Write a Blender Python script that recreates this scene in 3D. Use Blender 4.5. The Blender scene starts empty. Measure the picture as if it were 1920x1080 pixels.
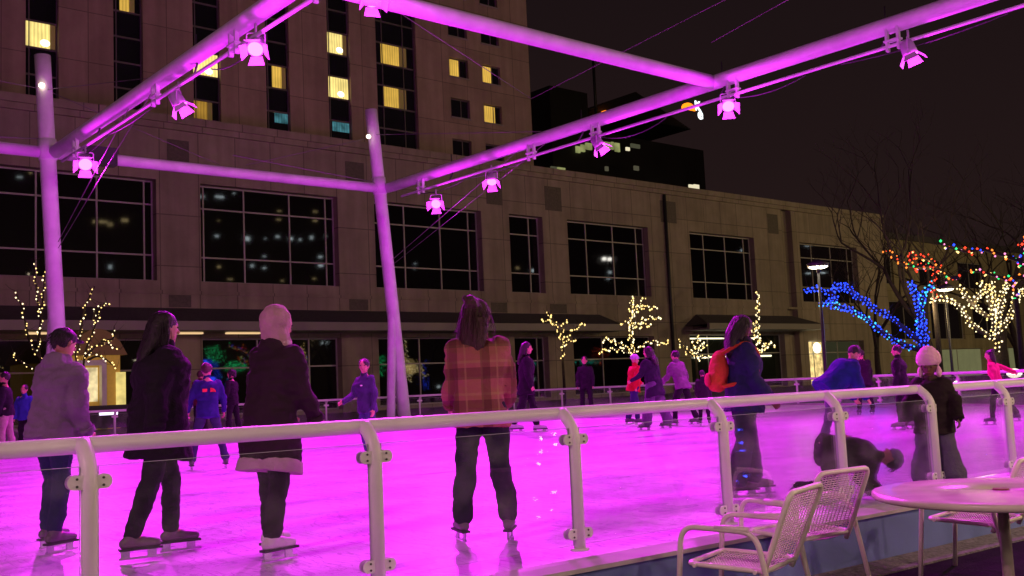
import bpy, bmesh, math, random
from mathutils import Vector, Matrix, noise
import numpy as np
R = math.radians
random.seed(7)
S = bpy.context.scene
COL = S.collection
# ------------------------------------------------------------------ camera
F = 1900.0; CH = 1.15
_yaw = R(49.7); _rho = 0.0455; _pit = math.atan(185/F)
f0 = Vector((math.cos(_yaw), math.sin(_yaw), 0)); r0 = Vector((math.sin(_yaw), -math.cos(_yaw), 0))
FW = (f0*math.cos(_pit)+Vector((0, 0, math.sin(_pit)))).normalized(); U0 = r0.cross(FW)
CR = r0*math.cos(_rho)-U0*math.sin(_rho); CU = U0*math.cos(_rho)+r0*math.sin(_rho)
CP = Vector((0, 0, CH))
cam = bpy.data.objects.new('camera', bpy.data.cameras.new('camera')); COL.objects.link(cam)
m = Matrix.Identity(4)
for i in range(3):
    m[i][0] = CR[i]; m[i][1] = CU[i]; m[i][2] = -FW[i]; m[i][3] = CP[i]
cam.matrix_world = m
cam.data.sensor_width = 36; cam.data.lens = 36*F/1920; cam.data.clip_end = 2000; cam.data.clip_start = 0.05
S.camera = cam
# ------------------------------------------------------------------ world, exposure
W = bpy.data.worlds.new('World'); S.world = W; W.use_nodes = True
nt = W.node_tree; nt.nodes.clear()
wo = nt.nodes.new('ShaderNodeOutputWorld'); bg = nt.nodes.new('ShaderNodeBackground')
tc = nt.nodes.new('ShaderNodeTexCoord'); sx = nt.nodes.new('ShaderNodeSeparateXYZ'); rp = nt.nodes.new('ShaderNodeValToRGB')
nt.links.new(tc.outputs['Generated'], sx.inputs[0]); nt.links.new(sx.outputs['Z'], rp.inputs[0])
rp.color_ramp.elements[0].position = 0.0; rp.color_ramp.elements[0].color = (.0190, .0100, .0095, 1)
rp.color_ramp.elements[1].position = 0.5; rp.color_ramp.elements[1].color = (.0078, .0044, .0056, 1)
nt.links.new(rp.outputs[0], bg.inputs[0]); bg.inputs[1].default_value = 1.0
nt.links.new(bg.outputs[0], wo.inputs[0])
S.view_settings.view_transform = 'Standard'; S.view_settings.look = 'None'
S.view_settings.exposure = 0; S.view_settings.gamma = 1
S.cycles.use_denoising = True
S.cycles.max_bounces = 8; S.cycles.transparent_max_bounces = 24
S.cycles.sample_clamp_indirect = 3

def ray(x, y): return FW+CR*((x-960)/F)+CU*((540-y)/F)
def onz(x, y, z=0.0):
    d = ray(x, y); return CP+d*((z-CH)/d.z)
def onY(x, y, Y):
    d = ray(x, y); return CP+d*(Y/d.y)
def onX(x, y, X):
    d = ray(x, y); return CP+d*(X/d.x)
def atd(x, y, dep): return CP+ray(x, y)*dep
# ------------------------------------------------------------------ materials
MATS = {}
def mat(name, col, rough=.6, metal=0, spec=.5, var=0, vscale=6, bump=0, bscale=40, emit=None, es=0, sheen=0):
    if name in MATS: return MATS[name]
    mt = bpy.data.materials.new(name); mt.use_nodes = True
    n = mt.node_tree.nodes; l = mt.node_tree.links; b = n['Principled BSDF']
    b.inputs['Base Color'].default_value = (*col, 1); b.inputs['Roughness'].default_value = rough
    b.inputs['Metallic'].default_value = metal; b.inputs['Specular IOR Level'].default_value = spec
    if sheen: b.inputs['Sheen Weight'].default_value = sheen
    tco = n.new('ShaderNodeTexCoord')
    if var:
        nz = n.new('ShaderNodeTexNoise'); nz.inputs['Scale'].default_value = vscale; nz.inputs['Detail'].default_value = 6
        cr = n.new('ShaderNodeValToRGB')
        cr.color_ramp.elements[0].position = .3; cr.color_ramp.elements[1].position = .7
        cr.color_ramp.elements[0].color = (*[c*(1-var) for c in col], 1)
        cr.color_ramp.elements[1].color = (*[min(1, c*(1+var)) for c in col], 1)
        l.new(tco.outputs['Object'], nz.inputs['Vector']); l.new(nz.outputs['Fac'], cr.inputs[0]); l.new(cr.outputs[0], b.inputs['Base Color'])
    if bump:
        nb = n.new('ShaderNodeTexNoise'); nb.inputs['Scale'].default_value = bscale; nb.inputs['Detail'].default_value = 5
        bp = n.new('ShaderNodeBump'); bp.inputs['Strength'].default_value = bump; bp.inputs['Distance'].default_value = .02
        l.new(tco.outputs['Object'], nb.inputs['Vector']); l.new(nb.outputs['Fac'], bp.inputs['Height']); l.new(bp.outputs[0], b.inputs['Normal'])
    if emit:
        b.inputs['Emission Color'].default_value = (*emit, 1); b.inputs['Emission Strength'].default_value = es
        try: mt.cycles.emission_sampling = 'NONE'
        except Exception: pass
    MATS[name] = mt
    return mt
def emis(name, col, st, var=0, vs=2.0, sample=False):
    if name in MATS: return MATS[name]
    mt = bpy.data.materials.new(name); mt.use_nodes = True
    n = mt.node_tree.nodes; l = mt.node_tree.links; n.clear()
    o = n.new('ShaderNodeOutputMaterial'); e = n.new('ShaderNodeEmission')
    e.inputs[0].default_value = (*col, 1); e.inputs[1].default_value = st
    if var:
        tco = n.new('ShaderNodeTexCoord'); nz = n.new('ShaderNodeTexNoise'); nz.inputs['Scale'].default_value = vs
        mr = n.new('ShaderNodeMapRange'); mr.inputs['To Min'].default_value = st*(1-var); mr.inputs['To Max'].default_value = st*(1+var)
        mr.inputs['From Min'].default_value = .3; mr.inputs['From Max'].default_value = .7
        l.new(tco.outputs['Object'], nz.inputs['Vector']); l.new(nz.outputs['Fac'], mr.inputs[0]); l.new(mr.outputs[0], e.inputs[1])
        if name.startswith('room_'):     # curtain folds painted as brighter and dimmer bands of the glow
            wv = n.new('ShaderNodeTexWave'); wv.bands_direction = 'X'; wv.inputs['Scale'].default_value = 1.6; wv.inputs['Distortion'].default_value = 1.2
            m5 = n.new('ShaderNodeMapRange'); m5.inputs['To Min'].default_value = .72; m5.inputs['To Max'].default_value = 1.08; mu = n.new('ShaderNodeMath'); mu.operation = 'MULTIPLY'
            l.new(tco.outputs['Object'], wv.inputs['Vector']); l.new(wv.outputs['Fac'], m5.inputs[0]); l.new(m5.outputs[0], mu.inputs[0]); l.new(mr.outputs[0], mu.inputs[1]); l.new(mu.outputs[0], e.inputs[1])
    l.new(e.outputs[0], o.inputs[0])
    try: mt.cycles.emission_sampling = 'AUTO' if sample else 'NONE'
    except Exception: pass
    MATS[name] = mt
    return mt
def glass(name, tint=(1, 1, 1), gl=.06):
    mt = bpy.data.materials.new(name); mt.use_nodes = True
    n = mt.node_tree.nodes; l = mt.node_tree.links; n.clear()
    o = n.new('ShaderNodeOutputMaterial'); t = n.new('ShaderNodeBsdfTransparent'); g = n.new('ShaderNodeBsdfGlossy')
    g.inputs['Roughness'].default_value = .03; t.inputs[0].default_value = (*tint, 1)
    fr = n.new('ShaderNodeFresnel'); fr.inputs[0].default_value = 1.35
    ms = n.new('ShaderNodeMath'); ms.operation = 'MULTIPLY_ADD'; ms.inputs[1].default_value = .55; ms.inputs[2].default_value = gl*.2
    mx = n.new('ShaderNodeMixShader')
    l.new(fr.outputs[0], ms.inputs[0]); l.new(ms.outputs[0], mx.inputs[0]); l.new(t.outputs[0], mx.inputs[1]); l.new(g.outputs[0], mx.inputs[2]); tc2 = n.new('ShaderNodeTexCoord'); nz = n.new('ShaderNodeTexNoise'); nz.inputs['Scale'].default_value = 5; nz.inputs['Detail'].default_value = 8; l.new(tc2.outputs['Object'], nz.inputs['Vector'])
    mr = n.new('ShaderNodeMapRange'); mr.inputs['From Min'].default_value = .45; mr.inputs['From Max'].default_value = .75; mr.inputs['To Min'].default_value = .01; mr.inputs['To Max'].default_value = .07; l.new(nz.outputs['Fac'], mr.inputs[0])
    df = n.new('ShaderNodeBsdfDiffuse'); m4 = n.new('ShaderNodeMixShader'); l.new(mr.outputs[0], m4.inputs[0]); l.new(mx.outputs[0], m4.inputs[1]); l.new(df.outputs[0], m4.inputs[2]); l.new(m4.outputs[0], o.inputs[0])
    return mt
M_white = mat('white_paint', (.82, .80, .80), .38, var=.08, vscale=3, bump=.06, bscale=60)
M_steel = mat('painted_steel', (.74, .74, .78), .5, var=.12, vscale=2, bump=.05, bscale=30)
M_furn = mat('furniture_white', (.82, .77, .68), .35, var=.1, vscale=9, bump=.08, bscale=90)
M_glass = glass('clear_glass', (.96, .97, .97))
M_edge = mat('glass_edge', (.55, .62, .6), .2, emit=None)
M_dark = mat('dark_metal', (.03, .03, .035), .5)
M_mull = mat('mullion_metal', (.42, .40, .38), .45)
M_bark = mat('bark', (.035, .026, .020), .9, var=.4, vscale=9, bump=.5)
M_skin = mat('skin', (.50, .24, .17), .5, var=.08, vscale=20)
M_skind = mat('skin_dark', (.13, .05, .035), .5, var=.08, vscale=20)
M_wgl = mat('window_glass', (.006, .005, .008), .03, spec=1.0)
M_bolt = mat('bolt_metal', (.08, .08, .08), .4, metal=.8)

def concrete(name, col, bw, bh, mort=.05, var=.15, off=0.0):
    mt = bpy.data.materials.new(name); mt.use_nodes = True
    n = mt.node_tree.nodes; l = mt.node_tree.links; b = n['Principled BSDF']; b.inputs['Roughness'].default_value = .85
    tco = n.new('ShaderNodeTexCoord'); mp = n.new('ShaderNodeSeparateXYZ'); cb = n.new('ShaderNodeCombineXYZ')
    l.new(tco.outputs['Object'], mp.inputs[0]); 
    ad = n.new('ShaderNodeMath'); ad.operation = 'ADD'; l.new(mp.outputs[0], ad.inputs[0]); l.new(mp.outputs[1], ad.inputs[1])
    l.new(ad.outputs[0], cb.inputs[0]); l.new(mp.outputs[2], cb.inputs[1])
    br = n.new('ShaderNodeTexBrick'); br.offset = off; br.squash = 1
    br.inputs['Scale'].default_value = 1; br.inputs['Brick Width'].default_value = bw; br.inputs['Row Height'].default_value = bh
    br.inputs['Mortar Size'].default_value = mort; br.inputs['Mortar Smooth'].default_value = .3
    br.inputs['Color1'].default_value = (*col, 1); br.inputs['Color2'].default_value = (*[c*.82 for c in col], 1); br.inputs['Mortar'].default_value = (*[c*.45 for c in col], 1)
    l.new(cb.outputs[0], br.inputs['Vector'])
    nz = n.new('ShaderNodeTexNoise'); nz.inputs['Scale'].default_value = .6; nz.inputs['Detail'].default_value = 9; nz.inputs['Roughness'].default_value = .65
    l.new(tco.outputs['Object'], nz.inputs['Vector'])
    mr = n.new('ShaderNodeMapRange'); mr.inputs['From Min'].default_value = .3; mr.inputs['From Max'].default_value = .7
    mr.inputs['To Min'].default_value = 1-var; mr.inputs['To Max'].default_value = 1+var
    l.new(nz.outputs['Fac'], mr.inputs[0])
    ms_ = n.new('ShaderNodeMapping'); ms_.inputs['Scale'].default_value = (1.6, 1.6, .12); l.new(tco.outputs['Object'], ms_.inputs[0])
    n2 = n.new('ShaderNodeTexNoise'); n2.inputs['Scale'].default_value = 1.0; n2.inputs['Detail'].default_value = 8; l.new(ms_.outputs[0], n2.inputs['Vector'])
    m3 = n.new('ShaderNodeMapRange'); m3.inputs['From Min'].default_value = .35; m3.inputs['From Max'].default_value = .62; m3.inputs['To Min'].default_value = .86; m3.inputs['To Max'].default_value = 1.08; l.new(n2.outputs['Fac'], m3.inputs[0])
    mm = n.new('ShaderNodeMath'); mm.operation = 'MULTIPLY'; l.new(mr.outputs[0], mm.inputs[0]); l.new(m3.outputs[0], mm.inputs[1])
    mx = n.new('ShaderNodeMixRGB'); mx.blend_type = 'MULTIPLY'; mx.inputs[0].default_value = 1
    l.new(br.outputs['Color'], mx.inputs[1]); l.new(mm.outputs[0], mx.inputs[2]); l.new(mx.outputs[0], b.inputs['Base Color'])
    bp = n.new('ShaderNodeBump'); bp.inputs['Strength'].default_value = .3; bp.inputs['Distance'].default_value = .03
    l.new(nz.outputs['Fac'], bp.inputs['Height']); l.new(bp.outputs[0], b.inputs['Normal'])
    MATS[name] = mt
    return mt
M_conc = concrete('precast_concrete', (.36, .30, .235), 2.3, 2.95, .035)
M_hotel = concrete('hotel_panel', (.40, .30, .22), 2.3, 2.97, .03)
M_conc2 = concrete('olive_concrete', (.40, .34, .22), 3.0, 2.6, .03)
# ------------------------------------------------------------------ mesh helpers
def tag(o, label=None, cat=None, group=None, kind=None):
    if label: o['label'] = label
    if cat: o['category'] = cat
    if group: o['group'] = group
    if kind: o['kind'] = kind
    return o
def empty(name, loc=(0, 0, 0), rz=0):
    o = bpy.data.objects.new(name, None); COL.objects.link(o); o.location = loc; o.rotation_euler = (0, 0, rz); o.empty_display_size = .2
    return o
def link(name, me, mats, parent=None):
    o = bpy.data.objects.new(name, me); COL.objects.link(o)
    for k in (mats if isinstance(mats, (list, tuple)) else [mats]): me.materials.append(k)
    if parent: o.parent = parent
    return o
class MB:
    def __init__(s): s.v = []; s.f = []; s.m = []; s.sm = []
    def add(s, vs, fs, mi=0, smooth=False):
        b = len(s.v); s.v += [tuple(v) for v in vs]; s.f += [tuple(i+b for i in f) for f in fs]; s.m += [mi]*len(fs); s.sm += [smooth]*len(fs)
        return s
    def box(s, x0, x1, y0, y1, z0, z1, mi=0):
        v = [(x, y, z) for z in (z0, z1) for y in (y0, y1) for x in (x0, x1)]
        return s.add(v, [(0, 2, 3, 1), (4, 5, 7, 6), (0, 1, 5, 4), (2, 6, 7, 3), (0, 4, 6, 2), (1, 3, 7, 5)], mi)
    def obox(s, c, ax, ay, az, hx, hy, hz, mi=0):
        c = Vector(c); v = []
        for k in (-1, 1):
            for j in (-1, 1):
                for i in (-1, 1): v.append(c+ax*(hx*i)+ay*(hy*j)+az*(hz*k))
        return s.add(v, [(0, 2, 3, 1), (4, 5, 7, 6), (0, 1, 5, 4), (2, 6, 7, 3), (0, 4, 6, 2), (1, 3, 7, 5)], mi)
    def tube(s, pts, rad, n=10, mi=0, cap=True):
        pts = [Vector(p) for p in pts]; rs = rad if isinstance(rad, (list, tuple)) else [rad]*len(pts)
        vs = []; fs = []; prev = None
        for i, p in enumerate(pts):
            t = (pts[min(i+1, len(pts)-1)]-pts[max(i-1, 0)])
            if t.length < 1e-9: t = Vector((0, 0, 1))
            t.normalize()
            if prev is None:
                a = Vector((0, 0, 1)) if abs(t.z) < .9 else Vector((1, 0, 0))
                u = t.cross(a).normalized()
            else:
                u = (prev-t*prev.dot(t)).normalized()
            prev = u; w = t.cross(u)
            for k in range(n):
                an = 2*math.pi*k/n; vs.append(p+(u*math.cos(an)+w*math.sin(an))*rs[i])
        for i in range(len(pts)-1):
            for k in range(n):
                a = i*n+k; b = i*n+(k+1) % n; fs.append((a, b, b+n, a+n))
        s.add(vs, fs, mi, True)
        if cap:
            b = len(s.v)-len(vs)
            s.f.append(tuple(b+k for k in reversed(range(n)))); s.m.append(mi); s.sm.append(False)
            s.f.append(tuple(b+(len(pts)-1)*n+k for k in range(n))); s.m.append(mi); s.sm.append(False)
        return s
    def loft(s, rings, n=18, mi=0):
        vs = []; fs = []
        for (c, u, w, ru, rw) in rings:
            for k in range(n):
                an = 2*math.pi*k/n; ca, sa = math.cos(an), math.sin(an)
                e = .85
                vs.append(Vector(c)+u*(math.copysign(abs(ca)**e, ca)*ru)+w*(math.copysign(abs(sa)**e, sa)*rw))
        L = len(rings)
        for i in range(L-1):
            for k in range(n):
                a = i*n+k; b = i*n+(k+1) % n; fs.append((a, b, b+n, a+n))
        fs.append(tuple(reversed(range(n)))); fs.append(tuple((L-1)*n+k for k in range(n)))
        return s.add(vs, fs, mi, True)
    def ell(s, c, X, Y, Z, rx, ry, rz, nu=14, nv=9, mi=0):
        c = Vector(c); vs = [c-Z*rz]; fs = []
        for j in range(1, nv):
            ph = -math.pi/2+math.pi*j/nv
            for k in range(nu):
                an = 2*math.pi*k/nu
                vs.append(c+X*(rx*math.cos(ph)*math.cos(an))+Y*(ry*math.cos(ph)*math.sin(an))+Z*(rz*math.sin(ph)))
        vs.append(c+Z*rz); last = len(vs)-1
        for k in range(nu):
            fs.append((0, 1+(k+1) % nu, 1+k)); 
            fs.append((last, last-nu+k, last-nu+(k+1) % nu))
        for j in range(nv-2):
            for k in range(nu):
                a = 1+j*nu+k; b = 1+j*nu+(k+1) % nu; fs.append((a, b, b+nu, a+nu))
        return s.add(vs, fs, mi, True)
    def cap(s, p, q, r1, r2, n=12):
        p = Vector(p); q = Vector(q); t = (q-p).normalized() if (q-p).length > 1e-6 else Vector((0, 0, 1)); 
        pts = []; rs = []
        for k in range(4):
            a = math.pi/2*k/4; pts.append(p-t*(r1*math.cos(a))); rs.append(max(1e-4, r1*math.sin(a)))
        for k in range(5):
            pts.append(p.lerp(q, k/4)); rs.append(r1+(r2-r1)*k/4)
        for k in range(1, 5):
            a = math.pi/2*k/4; pts.append(q+t*(r2*math.sin(a))); rs.append(max(1e-4, r2*math.cos(a)))
        return s.tube(pts, rs, n)
    def octa(s, c, r, mi=0):
        x, y, z = c
        return s.add([(x+r, y, z), (x-r, y, z), (x, y+r, z), (x, y-r, z), (x, y, z+r), (x, y, z-r)],
                     [(0, 2, 4), (2, 1, 4), (1, 3, 4), (3, 0, 4), (2, 0, 5), (1, 2, 5), (3, 1, 5), (0, 3, 5)], mi, True)
    def mesh(s, name):
        me = bpy.data.meshes.new(name); me.from_pydata(s.v, [], s.f); me.update()
        me.polygons.foreach_set('material_index', s.m); me.polygons.foreach_set('use_smooth', s.sm)
        return me
    def build(s, name, mats, parent=None):
        return link(name, s.mesh(name), mats, parent)
X_, Y_, Z_ = Vector((1, 0, 0)), Vector((0, 1, 0)), Vector((0, 0, 1))
def smoothline(pts, n=6):
    pts = [Vector(p) for p in pts]; out = []
    for i in range(len(pts)-1):
        a = pts[max(i-1, 0)]; b = pts[i]; c = pts[i+1]; d = pts[min(i+2, len(pts)-1)]
        for k in range(n):
            t = k/n; out.append(.5*((2*b)+(c-a)*t+(2*a-5*b+4*c-d)*t*t+(3*b-a-3*c+d)*t**3))
    out.append(pts[-1]); return out
def fillet(pts, r, n=5):
    pts = [Vector(p) for p in pts]; out = [pts[0]]
    for i in range(1, len(pts)-1):
        a, b, c = pts[i-1], pts[i], pts[i+1]; d1 = (a-b); d2 = (c-b); rr = min(r, d1.length*.45, d2.length*.45)
        p = b+d1.normalized()*rr; q = b+d2.normalized()*rr
        for k in range(n+1):
            t = k/n; out.append(p*(1-t)**2+b*2*t*(1-t)+q*t*t)
    out.append(pts[-1]); return out
# ------------------------------------------------------------------ ground, ice
NS = -.065
def NY(x, off=0.0): return 5.05+off+NS*x          # the near rink edge, running almost along X
nd = Vector((1, NS, 0)).normalized(); nn = Vector((-NS, 1, 0)).normalized()
edge = [(-30, NY(-30))]+[(x, NY(x)) for x in (-10, 5, 14)]
cap_pts = [(14, NY(14), 0), (19, 5.0, 0), (24, 8.3, 0), (27.6, 12.1, 0), (29.9, 15.2, 0), (31.6, 19, 0), (32.4, 23.3, 0), (31.2, 28.2, 0), (28.2, 32.0, 0), (24, 34.0, 0), (19, 34.7, 0), (10, 34.7, 0), (-10, 34.7, 0), (-30, 34.7, 0)]
capl = [p for p in smoothline(cap_pts, 8)]
loop = [Vector((-30, NY(-30), 0)), Vector((0, NY(0), 0))]+capl
def M_ice_make():
    mt = bpy.data.materials.new('ice'); mt.use_nodes = True
    n = mt.node_tree.nodes; l = mt.node_tree.links; b = n['Principled BSDF']
    tco = n.new('ShaderNodeTexCoord')
    nz = n.new('ShaderNodeTexNoise'); nz.inputs['Scale'].default_value = .55; nz.inputs['Detail'].default_value = 8
    mp = n.new('ShaderNodeMapping'); mp.inputs['Scale'].default_value = (1, 2.2, 1); mp.inputs['Rotation'].default_value = (0, 0, .5)
    l.new(tco.outputs['Object'], mp.inputs[0]); l.new(mp.outputs[0], nz.inputs['Vector'])
    cr = n.new('ShaderNodeValToRGB'); cr.color_ramp.elements[0].position = .32; cr.color_ramp.elements[0].color = (.54, .54, .60, 1)
    cr.color_ramp.elements[1].position = .6; cr.color_ramp.elements[1].color = (.78, .78, .80, 1)
    l.new(nz.outputs['Fac'], cr.inputs[0])
    # thin skate scratches
    hs = []
    for k, (rot, sc) in enumerate(((.3, 1.7), (1.2, 2.3), (2.3, 1.5), (2.9, 2.8))):
        m2 = n.new('ShaderNodeMapping'); m2.inputs['Rotation'].default_value = (0, 0, rot); m2.inputs['Scale'].default_value = (sc, sc*.16, 1); m2.inputs['Location'].default_value = (k*3.7, k, 0)
        vz = n.new('ShaderNodeTexNoise'); vz.inputs['Scale'].default_value = 2.2; vz.inputs['Detail'].default_value = 3; vz.inputs['Distortion'].default_value = .4
        ab = n.new('ShaderNodeMath'); ab.operation = 'SUBTRACT'; ab.inputs[1].default_value = .5
        a2 = n.new('ShaderNodeMath'); a2.operation = 'ABSOLUTE'; a3 = n.new('ShaderNodeMath'); a3.operation = 'LESS_THAN'; a3.inputs[1].default_value = .005
        l.new(tco.outputs['Object'], m2.inputs[0]); l.new(m2.outputs[0], vz.inputs['Vector']); l.new(vz.outputs['Fac'], ab.inputs[0]); l.new(ab.outputs[0], a2.inputs[0]); l.new(a2.outputs[0], a3.inputs[0])
        hs.append(a3)
    s1 = n.new('ShaderNodeMath'); s1.operation = 'MAXIMUM'; l.new(hs[0].outputs[0], s1.inputs[0]); l.new(hs[1].outputs[0], s1.inputs[1])
    s2 = n.new('ShaderNodeMath'); s2.operation = 'MAXIMUM'; l.new(hs[2].outputs[0], s2.inputs[0]); l.new(hs[3].outputs[0], s2.inputs[1])
    s3 = n.new('ShaderNodeMath'); s3.operation = 'MAXIMUM'; l.new(s1.outputs[0], s3.inputs[0]); l.new(s2.outputs[0], s3.inputs[1])
    s4 = n.new('ShaderNodeMath'); s4.operation = 'MULTIPLY'; s4.inputs[1].default_value = .75; l.new(s3.outputs[0], s4.inputs[0])
    mx = n.new('ShaderNodeMixRGB'); mx.inputs[2].default_value = (.30, .30, .36, 1); l.new(s4.outputs[0], mx.inputs[0]); l.new(cr.outputs[0], mx.inputs[1]); l.new(mx.outputs[0], b.inputs['Base Color'])
    rr = n.new('ShaderNodeMapRange'); rr.inputs['To Min'].default_value = .16; rr.inputs['To Max'].default_value = .5; l.new(nz.outputs['Fac'], rr.inputs[0]); l.new(rr.outputs[0], b.inputs['Roughness'])
    bp = n.new('ShaderNodeBump'); bp.inputs['Strength'].default_value = .25; bp.inputs['Distance'].default_value = .01
    n3 = n.new('ShaderNodeTexNoise'); n3.inputs['Scale'].default_value = 9; n3.inputs['Detail'].default_value = 6; l.new(tco.outputs['Object'], n3.inputs['Vector'])
    l.new(n3.outputs['Fac'], bp.inputs['Height']); l.new(bp.outputs[0], b.inputs['Normal'])
    b.inputs['Specular IOR Level'].default_value = .35
    return mt
ice = MB().add([(p.x, p.y, 0) for p in loop], [tuple(range(len(loop)))]).build('ice', M_ice_make()); tag(ice, kind='structure')
M_pav = mat('dark_paving', (.014, .012, .015), .95, spec=.08, var=.3, vscale=4, bump=.5, bscale=60)
g = MB().add([(-300, -300, -.38), (700, -300, -.38), (700, 700, -.38), (-300, 700, -.38)], [(0, 1, 2, 3)]).build('ground', M_pav); tag(g, kind='structure')
M_plz = mat('plaza_paving', (.13, .12, .11), .75, var=.25, vscale=1.2, bump=.3)
pl = MB().add([(-60, NY(-60, .05), -.03), (140, NY(140)+9.2, -.03), (140, 60, -.03), (-60, 60, -.03)], [(0, 1, 2, 3)]).build('plaza', M_plz); tag(pl, kind='structure')

# near rink wall: ledge, board, sloped base
rw = empty('rink_wall', (5, NY(5), -.38)); tag(rw, 'low blue grey rink wall with a pink lit ledge below the near glass fence', 'wall')
def strip(name, prof, mt, par, x0=-6, x1=16):
    v = []; n_ = len(prof)
    for x in (x0, x1):
        for (o, z) in prof: v.append((x-5, NY(x, o)-NY(5), z+.38))
    f = [(i, (i+1) % n_, n_+(i+1) % n_, n_+i) for i in range(n_)]+[tuple(reversed(range(n_))), tuple(range(n_, 2*n_))]
    return MB().add(v, f).build(name, mt, par)
strip('board', [(-.16, -.40), (-.16, .005), (.02, .005), (.02, -.40)], mat('blue_grey_board', (.18, .24, .58), .55, var=.06, vscale=2, bump=.05), rw)
strip('ledge', [(-.20, .008), (-.20, .036), (-.06, .048), (.03, .048), (.03, .008)], mat('ledge_metal', (.55, .50, .52), .4, var=.1, vscale=5), rw)
strip('base_strip', [(-.40, -.385), (-.40, -.365), (-.165, -.33), (-.165, -.385)], mat('base_concrete', (.22, .20, .21), .9, var=.35, vscale=25, bump=.8), rw)

# ------------------------------------------------------------------ fences
def fence_post(par, p, t, inn, H=.96, base=.03, big=True):
    """p on the fence line, t along, inn towards the ice"""
    b = Vector(p); up = Z_; n = 12 if big else 7
    pts = [b+up*base, b+up*.74, b+up*.80+inn*.005, b+up*.86+inn*.03, b+up*.915+inn*.085, b+up*.945+inn*.125]
    pts = fillet(pts, .05, 3)
    po = MB().tube(pts, .041, n).tube([b+up*base, b+up*(base+.015)], .065, n).build('post', M_white, par)
    for zc in (.76, .14):
        mb = MB()
        for off in (-.016, .032):
            q = b+up*zc+inn*(off)
            out = [q+t*(.105*c)+up*(.036*s_) for c, s_ in [(math.cos(a)*.3+.7*(1 if math.cos(a) > 0 else -1), math.sin(a)) for a in [math.pi*2*(k+.5)/16 for k in range(16)]]]
            vs = [v-inn*.006 for v in out]+[v+inn*.006 for v in out]
            fs = [tuple(reversed(range(16))), tuple(range(16, 32))]+[(k, (k+1) % 16, 16+(k+1) % 16, 16+k) for k in range(16)]
            mb.add(vs, fs)
        if big:
            sb = mb
            for sx_ in (-.062, .062):
                for sz in (-.018, .018):
                    c = b+up*(zc+sz)+t*sx_-inn*.024; sb.tube([c, c-inn*.004], .0065, 8, 1)
        mb.build('clamp', [M_white, M_bolt], po)
    return po
nf = empty('glass_fence', (0, 0, 0)); tag(nf, 'near glass fence with thick white curved posts and round handrail', 'fence')
postx = [-5.7, -4.23, -2.76, -1.29, .18, 1.64, 3.22, 4.73, 6.19, 7.62, 9.01, 10.36, 11.8, 13.3, 14.8]
for x in postx:
    fence_post(nf, (x, NY(x, .26), .02), nd, nn)
a = Vector((-6, NY(-6, .40), .955)); b = Vector((16, NY(16, .40), .955))
MB().tube([a.lerp(b, k/12) for k in range(13)], .043, 18).build('handrail', M_white, nf)
for i in range(len(postx)-1):
    a = Vector((postx[i]+.045, NY(postx[i]+.045, .265), 0)); b = Vector((postx[i+1]-.045, NY(postx[i+1]-.045, .265), 0))
    c = (a+b)/2+Z_*.47
    gp = MB().obox(c, nd, nn, Z_, (b-a).length/2, .006, .385).build('glass_panel', M_glass, nf)
    e = MB().obox(c+Z_*.3862, nd, nn, Z_, (b-a).length/2, .0062, .0012)
    for s_ in (-1, 1): e.obox(c+nd*(s_*((b-a).length/2+.0012)), nd, nn, Z_, .0012, .0062, .385)
    e.build('panel_edge', M_edge, gp)
ff = empty('glass_fence', (0, 0, 0)); tag(ff, 'distant glass fence with thin lilac rail curving round the far side of the ice', 'fence')
acc = 0; last = capl[6]; fposts = []
for i in range(7, len(capl)):
    seg = capl[i]-capl[i-1]; L = seg.length; d = 0
    while acc+(L-d) >= 2.0:
        d += 2.0-acc; acc = 0; fposts.append((capl[i-1]+seg*(d/L), seg.normalized()))
    acc += L-d
fposts = [q for q in fposts if q[0].x > -2]
MB().tube([p+Z_*.955 for p, t in fposts], .045, 8).build('handrail', M_white, ff)
for k, (p, t) in enumerate(fposts):
    inn = Vector((-t.y, t.x, 0)); fence_post(ff, p-inn*.12, t, inn, big=False)
    if k+1 < len(fposts):
        q = fposts[k+1][0]; tt = (q-p).normalized(); i2 = Vector((-tt.y, tt.x, 0)); c = (p+q)/2-i2*.11
        gp = MB().obox(c+Z_*.47, tt, i2, Z_, (q-p).length/2-.05, .006, .385).build('glass_panel', M_glass, ff)
        MB().obox(c+Z_*.858, tt, i2, Z_, (q-p).length/2-.05, .006, .003).build('panel_edge', M_edge, gp)
kb = MB()
cl2 = [p for p, t in fposts]; off = []
for k, (p, t) in enumerate(fposts):
    inn = Vector((-t.y, t.x, 0)); off.append((p-inn*.02, p-inn*.32))
vs = []; 
for a_, b_ in off: vs += [a_+Z_*-.03, a_+Z_*.05, b_+Z_*.05, b_+Z_*-.03]
fs = []
for k in range(len(off)-1):
    for j in range(4): fs.append((k*4+j, k*4+(j+1) % 4, k*4+4+(j+1) % 4, k*4+4+j))
kb.add(vs, fs); tag(kb.build('kerb', mat('kerb_concrete', (.45, .43, .42), .8, var=.2, vscale=4)), kind='structure')

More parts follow.
